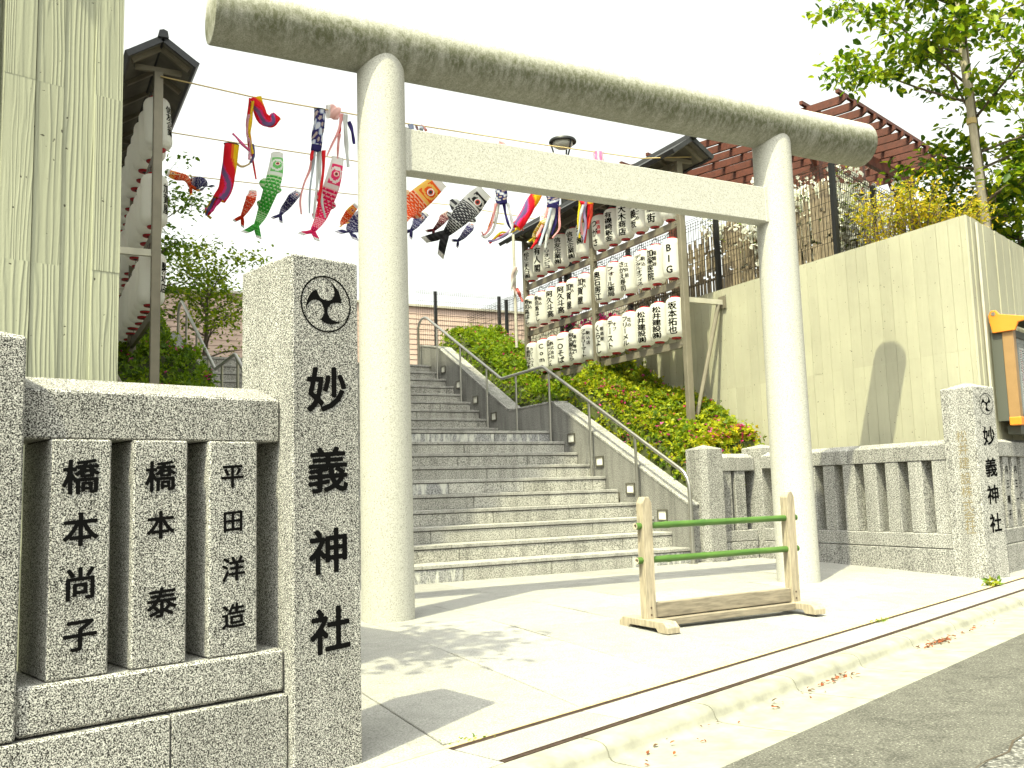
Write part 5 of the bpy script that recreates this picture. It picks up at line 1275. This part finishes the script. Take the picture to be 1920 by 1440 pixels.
# weeds and litter
for i, (px, py, n, h, lb) in enumerate([(1860, 1098, 60, 0.07, 'small green weed at the foot of the far name pillar'), (1652, 1166, 40, 0.025, 'tuft of moss in the slot drain, nearer the far pillar'), (880, 1388, 26, 0.02, 'tuft of moss in the slot drain close to the camera')]):
    d = ray(px, py); p = CAM+d*((-0.05-CAM.z)/d.z); rng = np.random.default_rng(80+i)
    pos = np.array([tuple(p)])+rng.normal(0, 1, (n, 3))*np.array([0.045, 0.014, 0.0])+np.stack([np.zeros(n), np.zeros(n), rng.uniform(0, h*0.5, n)], 1)
    me = leaf_mesh('weed', pos, rng.normal(0, 1, (n, 3))+np.array([0, 0, 0.5]), rng.uniform(0.4, 1, n)*h, pal(rng, n, [(0.12, 0.22, 0.02), (0.30, 0.32, 0.03)]), rng, 0.4)
    tag(link('weed', me), lb, 'weed')
rng = np.random.default_rng(90); pts = []
for px, py, n in ((1760, 1203, 90), (1568, 1273, 45), (1655, 1226, 10), (1470, 1320, 8), (1262, 1410, 8), (1840, 1175, 12), (1400, 1335, 6), (1160, 1430, 5)):
    d = ray(px, py); p = CAM+d*((-0.104-CAM.z)/d.z); g = rng.normal(0, 1, (n, 2)); L_ = 0.13 if n > 40 else 0.25
    for a, b in g: q = p+KU*a*L_+KN*b*0.018; pts.append((q.x, q.y, -0.101+0.002*rng.random()))
pos = np.array(pts); n = len(pos); me = leaf_mesh('leaf_litter', pos, np.stack([rng.normal(0, .4, n), rng.normal(0, .4, n), np.ones(n)], 1), rng.uniform(0.012, 0.03, n), pal(rng, n, [(0.36, 0.10, 0.04), (0.28, 0.10, 0.05), (0.12, 0.07, 0.04)]), rng, 0.5)
tag(link('leaf_litter', me), 'scattered dry red-brown leaves lying in the gutter', 'leaf litter', kind='stuff')
# ================================================================== things above and behind
def mesh_fence(label, runs, z0, h, gap_v, gap_h, postmat, wirefac=1.0):
    """welded wire fence: runs = [(A, B, posts at fractions)]"""
    A0 = Vector(runs[0][0]); t = thing('wire_fence', label, 'fence', (A0.x, A0.y, z0)); wr = 0.0024*wirefac
    for A, B, pf in runs:
        A, B = Vector(A), Vector(B); L = (B-A).length; d = (B-A).normalized(); nn = Vector((-d.y, d.x, 0)); mb = MB()
        for i in range(int(L/gap_v)+1):
            p = A+d*(gap_v*i); mb.box(p, (d, nn, ZV), (-wr, -wr, z0+0.04), (wr, wr, z0+h)); mb.f = mb.f
        for j in range(int(h/gap_h)+1):
            z = z0+0.05+j*gap_h
            if z > z0+h: break
            mb.box(A, (d, nn, ZV), (0, -wr-0.004, z-wr), (L, wr-0.004, z+wr))
        for k in range(4):                             # rolled top edge
            a = k*0.8; mb.box(A+nn*0.035*math.sin(a), (d, nn, ZV), (0, -wr, z0+h-0.06+0.03*k-wr), (L, wr, z0+h-0.06+0.03*k+wr))
        o = obj('wire_panel', mb, M['wire'], t); o['kind'] = 'stuff'
        for f in pf:
            p = A+d*(L*f); mb = MB(); mb.box(p, (d, nn, ZV), (-0.025, 0.006, z0-0.1), (0.025, 0.056, z0+h+0.0)); obj('post', mb, postmat, t)
    return t
mesh_fence('dark welded wire fence on top of the concrete retaining wall', [((1.60, -0.76, 0), (1.60, 8.6, 0), (0.0, 0.205, 0.41, 0.615, 0.82)), ((1.60, -0.76, 0), (3.9, 0.02, 0), (0.46, 1.0))], WT, 1.05, 0.05, 0.15, M['blackmetal'])
mesh_fence('black welded wire fence across the top of the stairs', [((0.55, 8.7, 0), (3.0, 8.7, 0), (0.17, 0.74))], 2.943, 1.76, 0.045, 0.15, M['blackmetal'], 0.7)
# reed screen behind the wire
rs2 = random.Random(31); t = thing('reed_screen', 'weathered brown reed screen standing behind the wire fence on the wall', 'screen', (1.70, 1, WT))
mb = MB(); y = -0.66
while y < 3.3:
    w_ = rs2.uniform(0.02, 0.045); h = rs2.uniform(0.72, 0.98)
    for q in range(3):
        za = WT+h*q/3+(0.0 if q == 0 else rs2.uniform(-0.04, 0.02)); zb_ = WT+h*(q+1)/3-rs2.uniform(0.0, 0.05)
        mb.wbox((1.69+rs2.uniform(-0.01, 0.01), y, za), (1.705+rs2.uniform(-0.01, 0.012), y+w_, zb_))
    y += w_+rs2.choice([0.004, 0.008, 0.02, 0.03])
o = obj('reeds', mb, M['bamboo_screen'], t); o['kind'] = 'stuff'
for z in (WT+0.25, WT+0.62):
    mb = MB(); mb.wbox((1.712, -0.68, z-0.015), (1.735, 3.3, z+0.015)); obj('batten', mb, M['bamboo_screen'], t)
# pale louvred wall further along, seen between the lanterns
t = thing('slatted_wall', 'grey slatted screen wall seen between the lantern rows', 'wall', (2.2, 5, 3.0))
for i in range(26):
    mb = MB(); mb.wbox((2.2, 3.5+i*0.16, 3.0), (2.24, 3.5+i*0.16+0.11, 3.62)); obj('slat', mb, M['galv'], t)
mb = MB(); mb.wbox((2.245, 3.5, 3.52), (2.27, 7.66, 3.57)); obj('slat_rail', mb, M['frame'], t)

# ---- pergola
PA = R(17.7); QU = Vector((math.cos(PA), math.sin(PA), 0)); QN = Vector((-math.sin(PA), math.cos(PA), 0)); PZ = 5.74
PC = at_d(1583, 172, 12.0); PC = Vector((PC.x, PC.y, 0)); PAX = (QU, QN, ZV); MP = M['pergola']
t = thing('pergola', 'red-brown timber pergola on the terrace behind the round top beam', 'pergola', PC+QU*1.5+QN*2+ZV*3.02)
for i in range(13):                                    # rafters
    u = 0.02+0.31*i; mb = MB(); v0 = 0.0
    mb.prism([(v0, PZ-0.06), (v0+0.08, PZ-0.105), (3.7, PZ-0.105), (3.7, PZ), (v0, PZ)], u, u+0.042, PC, (QU, QN, ZV)); obj('rafter', mb, MP, t)
for j in range(8):                                    # battens on top
    v = 0.03+0.50*j; mb = MB(); mb.box(PC, PAX, (-0.10, v, PZ+0.001), (3.85, v+0.045, PZ+0.05)); obj('batten', mb, MP, t)
for v in (0.62, 3.0):                             # main beams
    mb = MB(); mb.prism([(v, PZ-0.27), (v+0.075, PZ-0.27), (v+0.075, PZ-0.107), (v, PZ-0.107)], -0.16, 3.9, PC, (QU, QN, ZV)); obj('beam', mb, MP, t)
    for u in (0.42, 3.2):
        mb = MB(); mb.box(PC, PAX, (u, v-0.012, 3.02), (u+0.10, v+0.088, PZ-0.271)); obj('post', mb, MP, t)
        for s in (-1, 1):
            mb = MB(); a = PC+QU*(u+0.05)+QN*(v+0.037)+ZV*(PZ-0.75); mb.tube([a, a+QU*s*0.42+ZV*0.46], 0.032, 4); obj('knee_brace', mb, MP, t)
mb = MB(); mb.box(PC, PAX, (0.26, -0.05, 3.0), (0.35, 0.04, 5.2)); obj('post', mb, MP, t)

# ---- park lamp seen over the tie beam
LPc = at_d(1055, 268, 14.5); LPc = Vector((LPc.x, LPc.y, LPc.z))
t = thing('park_lamp', 'park lamp post with a dark round hood, seen above the tie beam', 'lamp', (LPc.x, LPc.y, 2.94))
mb = MB(); c = LPc
mb.lathe([(0.0, 0.075), (0.10, 0.068), (0.20, 0.045), (0.215, 0.02), (0.213, 0.0), (0.185, 0.0), (0.18, 0.012), (0.0, 0.016)], c, 32); auto_smooth(obj('hood', mb, M['blackmetal'], t), 40)
mb = MB(); mb.lathe([(0.0, 0.014), (0.165, 0.010), (0.15, -0.05), (0.09, -0.085), (0.0, -0.095)], c, 24); obj('glass_bowl', mb, M['lens'], t, smooth=True)
for k in range(3):
    a = 0.7+2.094*k; d = Vector((math.cos(a), math.sin(a), 0)); mb = MB(); mb.tube([c+d*0.195+ZV*0.01, c+d*0.15-ZV*0.16, c+d*0.05-ZV*0.36], 0.013, 6); obj('arm', mb, M['blackmetal'], t)
mb = MB(); mb.tube([c-ZV*0.34, Vector((c.x, c.y, 2.94))], [0.06, 0.06], 12); obj('pole', mb, M['blackmetal'], t)
mb = MB(); mb.wbox((c.x-0.12, c.y-0.09, 4.15), (c.x+0.10, c.y+0.05, 4.42)); obj('control_box', mb, M['blackmetal'], t)

# ---- far building of pink-beige siding and a thin flagpole
by = 15.0; t = thing('siding_building', 'low building clad in pink-beige siding beyond the top of the stairs', 'building', (0, by, 2.9))
mb = MB(); mb.wbox((-9, by+0.02, 2.5), (9.5, by+6, 5.74)); obj('wall', mb, M['siding'], t)
z = 2.95; mb = MB()
while z < 5.66:
    x = -9 
    mb.prism([(0.0, z), (0.018, z), (0.018, z+0.128), (0.010, z+0.128)], -9, 9.5, Vector((0, by, 0)), (XYZ[0], XYZ[1], ZV)); z += 0.137
o = obj('siding_board', mb, M['siding'], t); o['kind'] = 'stuff'
mb = MB(); mb.wbox((-9.1, by-0.05, 5.742), (9.6, by+6, 5.80)); obj('roof_edge', mb, M['galv'], t)
fp_ = at_d(966, 560, 14.2); t = thing('flagpole', 'thin pale flagpole with faded cloth strips beside the lantern rack', 'flagpole', (fp_.x, fp_.y, 2.94))
mb = MB(); top_ = at_d(966, 436, 14.2); mb.tube([(fp_.x, fp_.y, 2.94), (fp_.x, fp_.y, top_.z)], 0.022, 8); obj('pole', mb, M['galv'], t)
for i, (pp, c_) in enumerate([([(967, 500), (961, 515), (962, 535), (968, 552)], (0.74, 0.62, 0.58)), ([(968, 505), (963, 525), (958, 545)], WHITE), ([(969, 540), (974, 552), (980, 566)], (0.70, 0.20, 0.18))]):
    S = [at_d(a, b, 14.15) for a, b in pp]; V, F, C = ribbon(smooth_path(S, 16), 0.035, c_, 200+i); cloth_obj('cloth_strip', V, F, C, t)

# ---- small house roof far beyond the wall corner
hb = at_d(1880, 395, 24); t = thing('white_house', 'white walled building with a thin dark roof far beyond the tree stake', 'building', (hb.x, hb.y, 3.0))
mb = MB(); mb.box(Vector((hb.x, hb.y, 0)), (QU, QN, ZV), (-1.6, 0, 2.6), (5, 4, 6.05)); obj('wall', mb, M['whitewall'], t)
mb = MB(); mb.box(Vector((hb.x, hb.y, 0)), (QU, QN, ZV), (-2.0, -0.4, 6.051), (5.4, 4.4, 6.16)); obj('roof', mb, M['roofmetal'], t)
for i in range(3):
    mb = MB(); mb.box(Vector((hb.x, hb.y, 0)), (QU, QN, ZV), (-1.0+1.9*i, -0.03, 4.2), (0.1+1.9*i, -0.002, 5.5)); w_ = obj('window', mb, M['galv'], t)
    mb = MB(); mb.box(Vector((hb.x, hb.y, 0)), (QU, QN, ZV), (-0.93+1.9*i, -0.036, 4.27), (0.03+1.9*i, -0.031, 5.43)); obj('pane', mb, M['darkgap'], w_)

# ---- notice board on the street face of the wall
NB0 = WC - KN*0.20
def nbp(px, py): 
    p = on_plane(px, py, NB0, KN); return (p-NB0).dot(KU), p.z
pq = on_plane(1860, 640, NB0+KN*0.17, KN); uL = (pq-NB0).dot(KU)+0.035; zt = nbp(1875, 612)[1]; zb_ = nbp(1895, 785)[1]
t = thing('notice_board', 'glazed brown notice board with orange end brackets on the street wall', 'notice board', NB0+KU*(uL+0.6)+ZV*zb_)
NAX = (KU, KN, ZV); W_ = 1.5
def nbox(name, lo, hi, mat, bev=0.0):
    mb = MB(); mb.box(NB0, NAX, lo, hi); return obj(name, mb, mat, t, bevel=bev)
nbox('back_panel', (uL, 0.09, zb_), (uL+W_, 0.185, zt), M['boarddark'])
nbox('side_post', (uL-0.01, -0.005, zb_-0.03), (uL+0.075, 0.0895, zt+0.02), M['boardbrown'], 0.004)
nbox('side_post', (uL+W_-0.075, -0.005, zb_-0.03), (uL+W_+0.01, 0.0895, zt+0.02), M['boardbrown'], 0.004)
nbox('bottom_frame', (uL+0.076, 0.0, zb_-0.02), (uL+W_-0.076, 0.0895, zb_+0.055), M['boarddark'])
nbox('top_frame', (uL+0.076, 0.0, zt-0.05), (uL+W_-0.076, 0.0895, zt+0.015), M['boarddark'])
nbox('mullion', (uL+0.42, 0.006, zb_+0.056), (uL+0.445, 0.03, zt-0.051), M['boarddark'])
nbox('glass', (uL+0.076, 0.012, zb_+0.056), (uL+W_-0.076, 0.016, zt-0.051), M['glass'])
# hood with orange end plates
mb = MB(); mb.prism([(-0.14, zt+0.09), (0.18, zt+0.16), (0.18, zt+0.175), (-0.14, zt+0.105)], uL+0.001, uL+W_-0.001, NB0, (KU, KN, ZV)); obj('hood', mb, M['boarddark'], t)
for u in (uL-0.035, uL+W_):
    mb = MB(); prof = [(-0.15, zt+0.085), (-0.06, zt+0.07), (-0.03, zt+0.0), (0.16, zt-0.005), (0.18, zt+0.10), (0.185, zt+0.16), (0.16, zt+0.205), (0.12, zt+0.205), (0.09, zt+0.165), (-0.15, zt+0.11)]
    mb.prism(prof, u, u+0.034, NB0, (KU, KN, ZV)); o = obj('end_bracket', mb, M['orange'], t, bevel=0.004)
    mb = MB(); c = NB0+KU*(u-0.004)+KN*0.14+ZV*(zt+0.172); mb.tube([c, c+KU*0.01], 0.018, 12); obj('bolt', mb, M['steel'], o)
nbox('corner_cap', (uL-0.02, -0.012, zb_-0.045), (uL+0.095, 0.0885, zb_+0.03), M['orange'], 0.006)
nbox('lower_rail', (uL+0.10, 0.03, zb_-0.12), (uL+W_, 0.14, zb_-0.046), M['boarddark'])
rp = random.Random(17)
def paper_sheet(u0, u1, z0, z1, redcols):
    mb = MB(); mb.box(NB0, NAX, (u0, 0.084, z0), (u1, 0.0885, z1)); o = obj('poster', mb, M['notice'], t)
    mb = MB(); nc = max(2, int((u1-u0)/0.022))
    for c_ in range(nc):
        ua = u0+0.008+(u1-u0-0.016)*c_/nc; ub = ua+(u1-u0-0.016)/nc*0.72; z = z1-0.02
        while z > z0+0.03:
            hh = rp.uniform(0.010, 0.022); mb.box(NB0, NAX, (ua+rp.uniform(0, 0.003), 0.0826, z-hh), (ub-rp.uniform(0, 0.004), 0.0838, z), 1 if c_ in redcols else 0); z -= hh+rp.uniform(0.004, 0.012)
    obj('print', mb, [M['ink'], M['redink']], o)
paper_sheet(uL+0.085, uL+0.20, zb_+0.10, zt-0.16, (1, 2)); paper_sheet(uL+0.23, uL+0.40, zb_+0.30, zt-0.10, (0, 3, 5)); paper_sheet(uL+0.47, uL+0.72, zb_+0.12, zt-0.10, (2,)); paper_sheet(uL+0.78, uL+1.05, zb_+0.2, zt-0.12, (1, 6))
